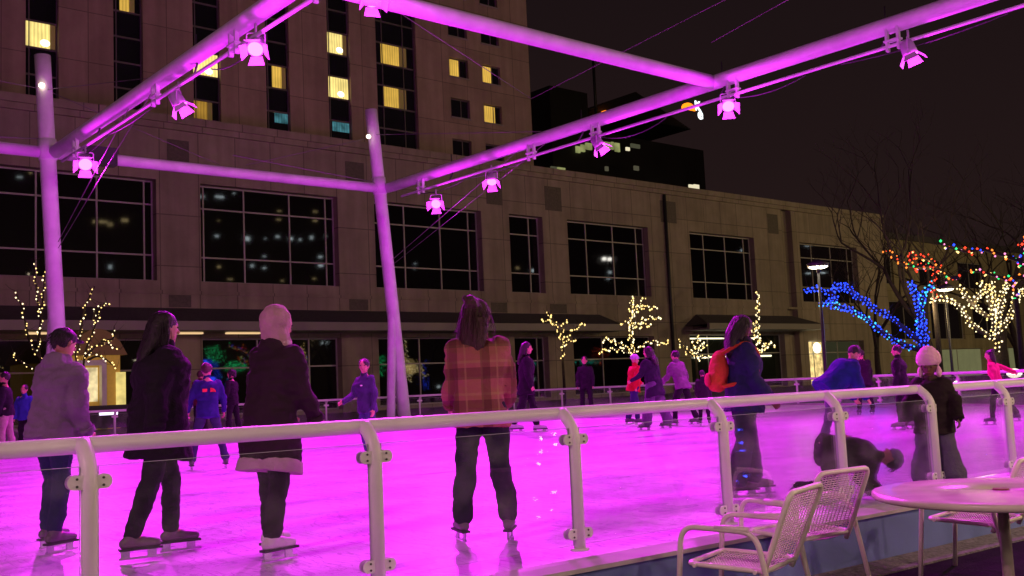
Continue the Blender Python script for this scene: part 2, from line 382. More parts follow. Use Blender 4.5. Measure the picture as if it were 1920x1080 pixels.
# ------------------------------------------------------------------ steel frame over the rink
fr = empty('steel_frame', (9.5, 33.3, 0)); tag(fr, 'white tubular steel frame with leaning columns and beams over the ice', 'frame')
def fpart(name, mb, mt=M_steel, par=None):
    mb.v = [(x-9.5, y-33.3, z) for x, y, z in mb.v] if par is None or par is fr else [(x-9.5, y-33.3, z) for x, y, z in mb.v]
    return mb.build(name, mt, par or fr)
NZ = 9.17
def column(base, top, leg2, split):
    base, top, leg2 = Vector(base), Vector(top), Vector(leg2)
    n_ = 14; c = fpart('column', MB().tube([base.lerp(top, k/n_) for k in range(n_+1)], [.25-.01*k/n_ for k in range(n_+1)], 20))
    s_ = base.lerp(top, split)
    fpart('column', MB().tube([leg2.lerp(s_, k/8) for k in range(9)], [.165]*9, 16))
    q = base.lerp(top, .755)
    d = (top-base).normalized()
    fpart('collar', MB().tube([q-d*.35, q+d*.3], .275, 20), M_steel, c)
    pl_ = MB()
    for b_ in (base, leg2): pl_.tube([b_+Z_*0, b_+Z_*.03], .4, 16)
    fpart('base_plate', pl_, M_steel, c)
column((22.45, 33.3, 0), (21.35, 33.3, 12.3), (21.6, 33.0, 0), .38)
column((9.72, 33.3, 0), (9.12, 33.3, 12.3), (9.35, 33.6, 0), .40)
for X in (9.43, 21.9):
    fpart('beam', MB().tube([(X, 33.1-k*3.2, NZ) for k in range(13)], .20, 20))
for yy in (33.3, 16.9, -5):
    fpart('beam', MB().tube([(9.43+k*12.47/6, yy, NZ) for k in range(7)], .185, 18))
fpart('beam', MB().tube([(-14+k*4.6, 33.3, NZ) for k in range(6)], .185, 18))
PX = {9.43: 9.33, 21.9: 21.78}; PZ = 8.64
for X in (9.43, 21.9):
    fpart('light_rail', MB().tube([(PX[X], 32-k*3, PZ) for k in range(13)], .045, 8))
    for yy in (30.7, 24.4, 21.4 if X > 20 else 19.9, 16.2, 11.6, 6.5, 1):
        b_ = MB()
        for dy in (-.14, .14):
            b_.box(PX[X]-.05, PX[X]+.05, yy+dy-.03, yy+dy+.03, PZ-.12, NZ-.1)
        b_.box(PX[X]-.08, PX[X]+.08, yy-.2, yy+.2, PZ+.10, PZ+.14)
        fpart('bracket', b_)
    for (ya, yb, sag) in ((31, 28, .3), (28, 24.5, .15), (21.2, 18.6, .45), (16.3, 14, .3), (13, 9, .2)):
        pts = [(PX[X]+.05, ya+(yb-ya)*t, PZ-.06-sag*4*t*(1-t)*.5) for t in [k/8 for k in range(9)]]; fpart('cable', MB().tube(pts, .014, 5), M_dark)
cr_ = MB()
for yy in (28.9, 22.1, 16.6, 11.8):
    for X in (9.43, 21.9):
        cr_.tube([(X, yy-.3, NZ+.2), (X, yy, NZ-.28), (X, yy+.25, PZ)], .025, 5); cr_.tube([(X, yy, NZ-.2), (X, yy, NZ+.5)], .02, 5)
fpart('clip', cr_, M_dark)
wr = MB()
def wire(a, b, r=.011, sag=0): 
    a, b = Vector(a), Vector(b); wr.tube([a.lerp(b, k/6)-Z_*(sag*4*(k/6)*(1-k/6)) for k in range(7)], r, 5)
wire((9.2, 33.3, 11.2), (2, 33.3, 11.6)); wire((9.2, 33.3, 11.2), (15, 33.3, 9.4)); wire((9.2, 33.3, 11.2), (9.43, 25, 9.4)); wire((21.4, 33.3, 11.2), (16, 33.3, 9.5)); wire((21.4, 33.3, 11.3), (21.9, 24, 9.4))
wire((9.5, 33.0, 6.3), (9.43, 26.5, 9.0), .012); wire((9.5, 33.0, 6.1), (9.43, 24.9, 9.0), .012); wire((22.0, 33.2, 6.3), (21.9, 25.2, 9), .012); wire((22.0, 33.2, 6.1), (21.9, 23.7, 9), .008)
wire((2, 33.3, 9.4), (9.2, 33.3, 9.6), .02, .1); wire((15.5, 33.3, 9.8), (21.3, 33.3, 9.4), .02)
wire((21.9, 24.4, 10.6), (21.9, -2, 13), .012); wire((21.9, 24.4, 10.6), (9.4, 20, 12), .012); wire((21.9, 16.9, 10.3), (21.9, -2, 13.2), .012)
fpart('guy_wire', wr, mat('wire_metal', (.2, .19, .19), .4, metal=.5))
bx = MB().box(10.35, 11.35, 33.0, 33.42, 8.92, 9.5); fpart('junction_box', bx, M_dark)
# little white lamps clipped on the columns
for p in (onY(691, 256, 33.0), onY(78, 160, 33.0)):
    lm = MB().ell(p, X_, Y_, Z_, .09, .09, .08); o = lm.build('column_lamp', emis('column_lamp_glow', (1, .8, .55), 6))
    tag(o, 'small warm white lamp clipped to the %s leaning column' % ('second, more tilted' if p.x > 15 else 'far left'), 'lamp')
# ------------------------------------------------------------------ coloured stage lights
M_bodyf = mat('fixture_shell', (.45, .45, .47), .45)
M_lens = emis('fixture_lens', (1, .06, 1), 9)
M_door = mat('barn_door', (.75, .7, .75), .3)
SPOT = 4200
def fixture(pos, aim, label, power=1.0, col=(.92, .012, 1), size=1.0, blend=1.0):
    pos = Vector(pos); d = (Vector(aim)-pos).normalized(); s_ = size
    rt = empty('stage_light', pos); tag(rt, label, 'stage light', 'coloured stage lights under the steel frame')
    u = d.cross(Z_).normalized() if abs(d.z) < .98 else X_.copy(); w = u.cross(d)
    MB().tube([-d*.26*s_, -d*.22*s_, -d*.05*s_, d*.10*s_], [.09*s_, .15*s_, .165*s_, .175*s_], 16).build('housing', M_bodyf, rt)
    MB().tube([d*.101*s_, d*.112*s_], .155*s_, 16).build('lens', M_lens, rt)
    for a_, b_, sg in ((u, w, 1), (u, w, -1), (w, u, 1), (w, u, -1)):
        e = a_*sg; hinge = d*.11*s_+e*.17*s_; dirn = (d*.8+e*.55).normalized(); q = hinge+dirn*.20*s_; nrm = dirn.cross(b_).normalized()
        v = []
        for k in (-1, 1):
            v += [hinge-b_*.12*s_+nrm*k*.004, hinge+b_*.12*s_+nrm*k*.004, q+b_*.17*s_+nrm*k*.004, q-b_*.17*s_+nrm*k*.004]
        MB().add(v, [(0, 1, 2, 3), (7, 6, 5, 4), (0, 4, 5, 1), (1, 5, 6, 2), (2, 6, 7, 3), (3, 7, 4, 0)]).build('barn_door', M_door, rt)
    hz = Z_*.40
    MB().tube(fillet([u*.19*s_, u*.19*s_+hz*.75, -u*.19*s_+hz*.75, -u*.19*s_], .06), .016*s_, 6).tube([hz*.72, hz*1.25], .03, 6).build('yoke', M_bodyf, rt)
    ld = bpy.data.lights.new('stage_light', 'SPOT'); ld.energy = SPOT*power; ld.color = col; ld.spot_size = R(125); ld.spot_blend = blend; ld.shadow_soft_size = .14
    lo = bpy.data.objects.new('beam_light', ld); COL.objects.link(lo); lo.parent = rt; lo.location = d*.34*s_
    lo.rotation_euler = d.to_track_quat('-Z', 'Y').to_euler()
    l2 = bpy.data.lights.new('spill', 'POINT'); l2.energy = 165; l2.color = (.9, .02, 1); l2.shadow_soft_size = .1
    o2 = bpy.data.objects.new('spill_light', l2); COL.objects.link(o2); o2.parent = rt; o2.location = d*.95*s_
    return rt
FX = [
 (onX(160, 305, 9.33), (6.5, 20, 0), 'brightest glowing magenta light beside the far left column', 1.1, 1.15),
 (onX(335, 192, 9.33), (13, 20, 0), 'magenta light tilted down second from the left column', .75, 1.0),
 (onX(480, 88, 9.33), (4.0, 12.0, 0), 'large magenta light hanging high on the left beam', .7, 1.0),
 (onX(818, 380, 21.78), (14, 22, 0), 'small square magenta glow nearest the second column', .9, 1.1),
 (onX(922, 337, 21.78), (17.5, 22.5, 0), 'pink light just right of the small square glow', .9, 1.05),
 (onX(1122, 270, 21.78), (24, 17, 0), 'dim violet light in front of the dark office tower', .9, 1.0),
 (onX(1365, 196, 21.78), (15, 10.5, 0), 'bright violet light hanging by the beam junction', 1.05, 1.0),
 (onX(1705, 96, 21.78), (22.5, 9, 0), 'grey light with open barn doors nearest the right edge', 1.25, 1.0),
 (onY(697, -4, 16.9), (8, 8, 0), 'magenta light cut by the top edge above the hotel', 1.0, 1.0),
]
for p, aim, lb, pw, sz in FX: fixture(p, aim, lb, pw, size=sz)
for p, aim in (((9.33, 12.5, 8.35), (7, 10, 0)), ((21.78, 6.5, 8.35), (15, 10, 0))):
    fixture(p, aim, 'magenta light out of frame above the near ice, %d metres along' % round(p[0]+p[1]), .6 if p[0] < 12 else 1.0)

# ------------------------------------------------------------------ hotel podium facade
FY = 56.0
def wallgrid(mb, x0, x1, z0, z1, ops, y, depth, mi=0):
    xs = sorted({x0, x1}|{o[0] for o in ops}|{o[1] for o in ops}); zs = sorted({z0, z1}|{o[2] for o in ops}|{o[3] for o in ops})
    for i in range(len(xs)-1):
        for j in range(len(zs)-1):
            cx = (xs[i]+xs[i+1])/2; cz = (zs[j]+zs[j+1])/2
            if any(o[0] < cx < o[1] and o[2] < cz < o[3] for o in ops): continue
            mb.add([(xs[i], y, zs[j]), (xs[i+1], y, zs[j]), (xs[i+1], y, zs[j+1]), (xs[i], y, zs[j+1])], [(0, 1, 2, 3)], mi)
    for (a, b, c, d) in ops:
        mb.add([(a, y, c), (a, y+depth, c), (a, y+depth, d), (a, y, d)], [(0, 1, 2, 3)], mi)
        mb.add([(b, y, c), (b, y, d), (b, y+depth, d), (b, y+depth, c)], [(0, 1, 2, 3)], mi)
        mb.add([(a, y, c), (b, y, c), (b, y+depth, c), (a, y+depth, c)], [(0, 1, 2, 3)], mi)
        mb.add([(a, y, d), (a, y+depth, d), (b, y+depth, d), (b, y, d)], [(0, 1, 2, 3)], mi)
def window(par, x0, x1, z0, z1, y, vx, vz, bar=.09, gm=None, name='window', org=(0, 0, 0)):
    mb = MB(); ox, oy, oz = org
    xs = [x0+bar/2]+list(vx)+[x1-bar/2]; zs = [z0+bar/2]+list(vz)+[z1-bar/2]
    for x in xs: mb.box(x-bar/2-ox, x+bar/2-ox, y-.06-oy, y+.04-oy, z0-oz, z1-oz)
    for z in zs: mb.box(x0-ox, x1-ox, y-.055-oy, y+.035-oy, z-bar/2-oz, z+bar/2-oz)
    w = mb.build(name, M_mull, par)
    MB().box(x0-ox, x1-ox, y-oy, y+.02-oy, z0-oz, z1-oz).build('pane', gm or M_wgl, w)
    return w
up = [(-20.5, -11.3), (-8.7, .5), (1.7, 10.9), (12.2, 21.4), (24.0, 33.15), (35.9, 44.9), (47.5, 50.8), (53.35, 62.5), (67.8, 76.9), (84.1, 94.2)]
UZ = (8.0, 13.78)
pod = empty('hotel_podium', (40, 56, 0)); tag(pod, 'low pale concrete hotel podium with tall dark gridded windows', 'building')
ORG = (40, 56, 0)
ops = [(a, b, *UZ) for a, b in up]
ops += [(a, b, .25, 4.75) for a, b in up if not (80 < a or 60 < a < 80)]+[(67.0, 80.6, .1, 4.9), (84.4, 94.2, .0, 4.25)]
wm = MB(); wallgrid(wm, -22, 81.4, 0, 17.5, [o for o in ops if o[0] < 81], FY, .85); wallgrid(wm, 83.0, 99.6, 0, 17.5, [o for o in ops if o[0] > 81], FY, .85)
wm.box(81.4, 83.0, FY+.6, FY+1.2, 0, 17.5)
wm.add([(99.6, FY, 0), (99.6, 76, 0), (99.6, 76, 17.5), (99.6, FY, 17.5)], [(0, 1, 2, 3)])
for q in (81.4, 83.0): wm.add([(q, FY, 0), (q, FY+.6, 0), (q, FY+.6, 17.5), (q, FY, 17.5)], [(0, 1, 2, 3)])
wm.v = [(x-40, y-56, z) for x, y, z in wm.v]; wm.build('wall', M_conc, pod)
co = MB().box(-62, 59.75, -.35, 1.2, 17.1, 17.55).box(-62, 59.7, -.2, -.001, 16.75, 17.1).box(-62, 59.6, 1.2, 20, 17.0, 17.35); co.build('cornice', M_conc, pod)
co = MB().box(-62, 59.6, -.06, -.003, 7.25, 7.45); co.build('string_course', M_conc, pod)
M_void = mat('dark_interior', (.006, .005, .007), .9)
MB().box(-62, 59.3, 1.0, 1.3, 0, 17.0).build('inner_wall', M_void, pod)
for a, b in up:
    if b-a > 5:
        w_ = b-a; vx = [a+.42, a+.42+(w_-.84)*.333, a+.42+(w_-.84)*.666, b-.42-.1] if a < 50 else [a+w_*.27, a+w_*.6, a+w_*.9]
        if 20 < a < 30: vx = [24.4, 26.96, 30.0, 32.55]
        elif 30 < a < 40: vx = [36.2, 38.6, 41.6, 44.1]
        elif 10 < a < 20: vx = [12.8, 15.16, 18.3, 20.9]
    else: vx = [49.85]
    window(pod, a, b, *UZ, FY+.62, vx, [9.5, 12.4], org=ORG)
    if a < 60:
        if b-a > 5: vx = [a+(b-a)*.4, a+(b-a)*.78]
        else: vx = [a+(b-a)*.8]
        window(pod, a, b, .25, 4.75, FY+.62, vx, [3.0], org=ORG)
M_shop = mat('shop_glass', (.02, .025, .02), .05, spec=1.0)
window(pod, 67.0, 80.6, .1, 4.9, FY+.62, [70, 73.5, 77], [3.2], gm=M_shop, org=ORG)
window(pod, 87.6, 94.2, .1, 4.25, FY+.62, [90.2], [3.1], gm=mat('lobby_glass', (.05, .06, .04), .1, spec=.8, emit=(.5, .55, .3), es=.03), org=ORG)
dr = window(pod, 84.4, 87.55, .0, 4.25, FY+.62, [86.0], [3.0], gm=emis('door_glow', (1, .72, .28), .95, var=.6, vs=1.6), name='door', org=ORG)
MB().ell((85.6-40, -.1, 3.55), X_, Y_, Z_, .52, .3, .52).build('globe_lamp', emis('globe_glow', (1, .9, .6), 3.2), pod)
# dark vent panels on the piers
vp = mat('vent_panel', (.12, .10, .085), .7, var=.2)
for xc, w_ in ((22.7, 1.3), (34.5, 1.4), (46.2, 1.5), (52.0, 1.7), (65.2, 2.0), (80.0, 1.6)):
    MB().box(xc-w_/2-40, xc+w_/2-40, -.02, -.004, 14.35, 16.2).build('vent_panel', vp, pod)
    if xc < 60: MB().box(xc-w_/2-40, xc+w_/2-40, -.02, -.004, 6.5, 7.2).build('vent_panel', vp, pod)
MB().tube([(64.65-40, -.16, 0), (64.65-40, -.16, 16.7)], .13, 10).build('downpipe', M_dark, pod)
# canopies
M_can = mat('canopy_dark', (.085, .075, .09), .7, var=.2)
M_canb = mat('canopy_band', (.30, .27, .25), .6)
MB().add([(-62, -2.6, 5.45), (16.3, -2.6, 5.45), (16.3, -.01, 6.45), (-62, -.01, 6.45), (-62, -.01, 5.45), (16.3, -.01, 5.45)], [(0, 1, 2, 3), (0, 4, 5, 1), (1, 5, 2), (0, 3, 4), (3, 2, 5, 4)]).build('canopy', M_can, pod)
MB().box(-62, 16.35, -2.75, -2.5, 5.0, 5.5).box(-62, 16.3, -2.5, 0, 5.0, 5.1).build('canopy_band', M_canb, pod)
MB().add([(26.4, -2.6, 5.6), (43.6, -2.6, 5.6), (42, -.01, 6.6), (28, -.01, 6.6), (26.4, -.01, 5.6), (43.6, -.01, 5.6)], [(0, 1, 2, 3), (0, 4, 5, 1), (1, 5, 2), (0, 3, 4), (3, 2, 5, 4)]).build('canopy', M_can, pod)
MB().box(26.3, 43.7, -2.75, -2.5, 5.15, 5.65).box(26.4, 43.6, -2.5, 0, 5.15, 5.25).build('canopy_band', M_canb, pod)
M_strip = emis('soffit_light', (1, .66, .32), .9)
def soffit(xa, xb, ya, z):
    p = onY(xa, ya, 54.6); q = onY(xb, ya, 54.6); MB().box(p.x-40, q.x-40, -1.5, -1.2, 4.88, 4.97).build('soffit_light', M_strip, pod)
for xa, xb in ((52, 88), (150, 176), (330, 380), (425, 488)): soffit(xa, xb, 620, 5)
MB().box(26.9, 37.5, .45, .5, 4.5, 4.62).box(28, 33.5, .45, .5, 2.85, 3.0).box(35.6, 39, .45, .5, 2.85, 3.0).build('shop_tube_light', emis('shop_tube', (1, .9, .6), 1.8), pod)
# warm entrance kiosk on the left under the canopy
en = empty('entrance_kiosk', (17.6, 50.5, 0)); tag(en, 'warm lit yellow entrance pavilion behind the string lit tree on the left', 'pavilion')
M_yel = mat('yellow_wall_glow', (.50, .33, .08), .7, var=.1, emit=(.9, .5, .06), es=.17)  # faint emission stands for lamplight on the yellow wall
kx = onY(172, 700, 50.5).x
a0 = onY(142, 700, 50.5).x-17.6; a1 = onY(232, 700, 50.5).x-17.6
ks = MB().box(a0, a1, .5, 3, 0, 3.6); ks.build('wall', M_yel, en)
rf = []
for k in range(9):
    t = k/8; rf.append((a0-.3+(a1-a0+.6)*t, 3.6+1.3*math.sin(math.pi*t)**.7))
v = [(x, .3, z) for x, z in rf]+[(x, 3.2, z) for x, z in rf]
MB().add(v, [(k, k+1, 10+k, 9+k) for k in range(8)]+[tuple(range(9)), tuple(reversed(range(9, 18)))]).build('roof', mat('awning_canvas_glow', (.25, .16, .08), .8, emit=(.8, .42, .1), es=.02), en)  # canvas given a trace of glow, as if lamplit
MB().box(a0+.15, a0+1.15, .40, .498, 1.35, 3.0).build('window', emis('kiosk_window', (1, .80, .42), .85, var=.45, vs=2.2), en)
MB().box(a0+2.05, a0+2.5, .40, .498, .9, 2.75).build('door', emis('kiosk_door', (1, .78, .25), .8, var=.3), en)
MB().box(a0+1.25, a0+1.48, .1, .49, 0, 3.4).box(a0-.2, a0+1.3, .12, .4, 3.1, 3.35).build('post', M_white, en)
MB().box(a0-.2, a1+.3, -.1, .1, .05, 1.15).build('counter', M_dark, en)
def lit_sign(x0_, x1_, y0_, y1_, Y, mt, name, label, cat):
    p = onY((x0_+x1_)/2, (y0_+y1_)/2, Y); s_ = (onY(x1_, y0_, Y).x-onY(x0_, y0_, Y).x)/2; h = abs(onY(x0_, y0_, Y).z-onY(x0_, y1_, Y).z)/2
    o = MB().box(-s_, s_, 0, .12, -h, h).build(name, mt); o.location = p; tag(o, label, cat); return o
lit_sign(188, 221, 769, 778, 40, emis('white_strip', (.85, .7, 1), 3), 'light_bar', 'short glowing white light bar low behind the far fence', 'light')
w = lit_sign(565, 577, 698, 748, 55.4, emis('blind_glow', (1, .82, .4), 1.0, var=.2), 'banner_light', 'tall narrow glowing cream panel beside the dark parka skater', 'light panel')
# ------------------------------------------------------------------ hotel tower
HY = 58.5; hk = HY/56
def hx(x): return x*hk
def hz(z): return (z-1.15)*hk+1.15
tw = empty('hotel_tower', (30, HY, 0)); tag(tw, 'tall tan hotel tower with vertical window strips and a few yellow rooms', 'building')
TO = (30, HY, 0)
strips = [(-3.5, -1.9), (.7, 2.35), (5.3, 6.95), (9.9, 11.55), (14.5, 16.16), (19.08, 20.73), (23.69, 25.38), (28.35, 29.96), (32.73, 34.41), (36.45, 39.7)]
fl = [20.4+2.97*k for k in range(-2, 7)]
tops = hz(38)
ops = [(hx(a), hx(b), 17.4, tops-1) for a, b in strips]
small = [(42.6, 44.3), (45.6, 47.3)]
for a, b in small:
    for z in fl[1:]: ops.append((hx(a), hx(b), hz(z-.02), hz(z+1.38)))
tm = MB(); wallgrid(tm, hx(-8), hx(50.2), 15, tops, ops, HY, .45)
tm.add([(hx(50.2), HY, 15), (hx(50.2), HY+22, 15), (hx(50.2), HY+22, tops), (hx(50.2), HY, tops)], [(0, 1, 2, 3)])
tm.add([(hx(-8), HY, tops), (hx(50.2), HY, tops), (hx(50.2), HY+22, tops), (hx(-8), HY+22, tops)], [(0, 1, 2, 3)])
tm.v = [(x-30, y-HY, z) for x, y, z in tm.v]; tm.build('wall', M_hotel, tw)
MB().box(hx(-8)-30, hx(50)-30, .6, .9, 15, tops-.1).build('inner_wall', M_void, tw)
M_spn = mat('spandrel_glass', (.012, .012, .018), .12, spec=.8, var=.3, vscale=.5)
M_hg = mat('room_glass', (.012, .012, .02), .05, spec=.9)
M_y1 = emis('room_yellow', (1, .60, .10),   .72, var=.16, vs=.9); M_y2 = emis('room_bright', (1, .78, .25), 1.15, var=.25, vs=.8); M_y3 = emis('room_amber', (.75, .40, .06), .42, var=.3, vs=.9)
M_teal = emis('room_teal', (.10, .34, .40), .42, var=.6, vs=2)
M_lamp = emis('room_lamp', (1, .95, .7), 3)
M_curt = mat('curtain', (.30, .24, .10), .8, emit=(.5, .33, .08), es=.10)
M_fr = mat('window_frame_dark', (.14, .12, .12), .5)
lit = {(4, 0): (0, .80, M_y2), (5, 1): (.25, .6, M_y1), (6, 0): (0, 1, M_y2), (6, -1): (0, .55, M_y3), (7, 0): (.32, .75, M_y1), (8, 1): (0, .78, M_y2), (8, 0): (0, 1, M_y2), (7, -1): (.4, 1, M_teal), (8, -1): (.2, 1, M_teal), (9, 1): (.16, .62, M_y1), (9, 0): (.18, .58, M_y1)}
for i, (a, b) in enumerate(strips):
    fm = MB(); A, B = hx(a), hx(b)
    triple = (b-a) > 2
    for x in ([A, B-.07]+([A+.62, B-1.0] if triple else [A+.2])):
        fm.box(x-30, x+.06-30, .22, .3, 17.4, tops-1)
    for z in fl:
        for zz in (z-.06, z+1.42): fm.box(A-30, B-30, .215, .295, hz(zz)-.05, hz(zz)+.05)
    sf = fm.build('window', M_fr, tw)
    MB().box(A-30, B-30, .3, .34, 17.4, tops-1).build('pane', M_spn, sf)
    for k, z in enumerate(fl):
        kk = k-2
        if (i, kk) in lit:
            u0_, u1_, mt_ = lit[(i, kk)]; z0 = hz(z+.02); z1 = hz(z+1.36)
            if mt_ is M_teal: z0 = hz(z+.75)
            MB().box(A+.07+(B-A-.14)*u0_-30, A+.07+(B-A-.14)*u1_-30, .26, .298, z0, z1).build('lit_pane', mt_, sf)
            if u1_ < .99 and mt_ is not M_teal:
                MB().box(A+.07+(B-A-.14)*u1_-30+.02, min(A+.07+(B-A-.14)*(u1_+.2), B-.1)-30, .26, .298, z0, z1).build('curtain', M_curt, sf)
            if mt_ is M_y2:
                lc = MB().ell((A+(B-A)*.62-30, .24, z0+.28), X_, Y_, Z_, .26, .05, .2); lc.build('room_lamp', M_lamp, sf)
for i, (a, b) in enumerate(small):
    for k, z in enumerate(fl[1:]):
        kk = k-1; A, B = hx(a), hx(b); z0, z1 = hz(z), hz(z+1.36)
        fm = MB().box(A-30, B-30, .2, .26, z0, z0+.06).box(A-30, B-30, .2, .26, z1-.06, z1).box(A-30, A+.06-30, .2, .26, z0+.06, z1-.06).box(B-.06-30, B-30, .2, .26, z0+.06, z1-.06).box((A+B)/2+.15-30, (A+B)/2+.22-30, .2, .26, z0+.06, z1-.06)
        sf = fm.build('window', M_fr, tw); MB().box(A-30, B-30, .26, .3, z0, z1).build('pane', M_hg, sf)
        MB().box(A-.05-30, B+.05-30, -.08, .1, z0-.1, z0-.003).build('sill', M_canb, sf)
        if (i, kk) in ((0, 1), (1, 1), (1, 0)):
            MB().box(A+.08-30, (A+B)/2+(.12 if kk else .35)-30, .22, .258, z0+.07, z1-.07).build('lit_pane', M_y1, sf)
# ------------------------------------------------------------------ right hand building
rb = empty('brick_building', (128, 62, 0)); tag(rb, 'olive lit low building behind the string lit trees at the right edge', 'building')
ops = [(104.5, 109, 4.6, 9.0), (110.4, 117.8, 4.6, 9.2), (120, 128.5, 4.6, 9.2), (131, 140, 4.6, 9.2), (118, 124, 11.2, 14.6), (128, 135, 11.2, 14.6), (105, 112, 11.2, 14.6), (120, 133, -.2, 3.4), (136, 146, -.2, 3.4)]
bm_ = MB(); wallgrid(bm_, 101, 170, -.4, 17.0, ops, 62, .5); bm_.box(101, 170, 62.8, 80, -.4, 16.9)
bm_.v = [(x-128, y-62, z) for x, y, z in bm_.v]; bm_.build('wall', M_conc2, rb)
MB().box(-27.3, 42, -.4, .6, 16.6, 17.3).build('roof', M_can, rb)
for (a, b, c, d) in ops:
    window(rb, a, b, c, d, 62.35, [(a+b)/2], [], gm=(M_hg if c > 0 else mat('shopfront_glow', (.1, .12, .07), .4, emit=(.42, .42, .2), es=.28, var=.5, vscale=.8)), org=(128, 62, 0))
# ------------------------------------------------------------------ far city
ct = empty('office_tower', (0, 0, 0)); Y0 = 120
def cb(px0, px1, py0, z1=None, Y=Y0, dep=25, name='wall', mt=None, z0=0):
    a = onY(px0, py0, Y); b = onY(px1, py0, Y)
    return MB().box(a.x, b.x, Y, Y+dep, z0, a.z).build(name, mt or mat('far_tower', (.02, .018, .02), .6, var=.3, vscale=.2), ct)
tag(ct, 'dark stepped office tower with orange round logo beyond the podium', 'building')
cb(1000, 1315, 225); o = cb(1030, 1100, 160, Y=Y0-6, dep=20)
p = onY(1075, 160, Y0); MB().tube([(p.x, Y0-5, p.z-8), (p.x, Y0-5, p.z+5)], .25, 6).build('mast', M_dark, ct)
pa = onY(1100, 205, Y0); pb = onY(1290, 190, Y0); pc = onY(1190, 183, Y0)
MB().add([(pa.x, Y0-.3, pa.z), (pb.x, Y0-.3, pa.z), (pc.x, Y0-.3, pc.z+1), (pa.x, Y0+12, pa.z), (pb.x, Y0+12, pa.z), (pc.x, Y0+12, pc.z+1)], [(0, 1, 2), (3, 5, 4), (0, 2, 5, 3), (1, 4, 5, 2), (0, 3, 4, 1)]).build('roof', mat('far_roof', (.015, .013, .015), .7), ct)
def farpane(x0, x1, y0, y1, mt, name='lit_window', Y=Y0-6.4):
    a = onY(x0, y0, Y); b = onY(x1, y0, Y); c = onY((x0+x1)/2, y1, Y)
    MB().box(a.x, b.x, Y, Y+.3, c.z, (a.z+b.z)/2).build(name, mt, ct)
G1 = emis('office_green', (.75, .80, .30), .30, var=.5, vs=.5); G2 = emis('office_cream', (1, .9, .6), .85)
for x0, x1, y0, y1, mt in ((1081, 1088, 274, 286, G1), (1090, 1097, 271, 284, G1), (1099, 1110, 268, 280, G2 if 0 else G1), (1134, 1144, 266, 279, G1), (1147, 1151, 266, 280, G1), (1154, 1162, 268, 284, G1), (1175, 1181, 276, 282, G2), (1184, 1200, 270, 277, emis('office_dim', (.5, .5, .3), .12)), (1034, 1044, 312, 318, MATS['office_dim'] if 'office_dim' in MATS else G1), (1046, 1060, 314, 319, G1), (1136, 1141, 312, 320, emis('office_dim2', (.6, .55, .35), .12)), (1190, 1198, 311, 319, MATS.get('office_dim2')), (1293, 1300, 346, 353, G2), (1302, 1311, 346, 355, G2)):
    farpane(x0, x1, y0, y1, mt)
M_or = emis('sign_orange', (1, .22, .008), 2.2); M_wh = emis('sign_white', (.9, .97, 1), 1.6)
def disc(px, py, r, mt, a0=0, a1=360, name='logo'):
    Y = Y0-1; c = onY(px, py, Y); rr = abs(onY(px+r, py, Y).x-c.x); zz = abs(onY(px, py-r, Y).z-c.z)
    pts = [(c.x, Y, c.z)]+[(c.x+rr*math.cos(R(a0+(a1-a0)*k/24)), Y, c.z+zz*math.sin(R(a0+(a1-a0)*k/24))) for k in range(25)]
    n_ = len(pts); v = pts+[(x, y+.4, z) for x, y, z in pts]
    MB().add(v, [tuple(range(n_)), tuple(reversed(range(n_, 2*n_)))]+[(k, (k+1) % n_, n_+(k+1) % n_, n_+k) for k in range(n_)]).build(name, mt, ct)
disc(1139, 218, 11, M_or, 0, 360); disc(1293, 205, 12, M_or, 0, 180)
def text(s_, loc, size, mt, par, rot=(math.pi/2, 0, 0), ext=.02, name='letters', shear=0):
    cu = bpy.data.curves.new('t', 'FONT'); cu.body = s_; cu.size = size; cu.extrude = ext; cu.shear = shear; cu.offset = size*.02
    to = bpy.data.objects.new('t', cu); COL.objects.link(to); dg = bpy.context.evaluated_depsgraph_get()
    me = bpy.data.meshes.new_from_object(to.evaluated_get(dg)); bpy.data.objects.remove(to)
    o = link(name, me, mt, par); o.location = loc; o.rotation_euler = rot; return o
p = onY(1303, 206, Y0-1); text('K', p, 2.6, M_wh, ct, ext=.1); p = onY(1309, 222, Y0-1); text('e', p, 3.0, M_wh, ct, ext=.1)
ct2 = MB().box(0, 40, 0, 20, 0, 30).build('office_block', mat('far_tower', (0, 0, 0))); 
p = onY(1000, 290, 100); q = onY(1062, 290, 100); bpy.data.objects.remove(ct2)
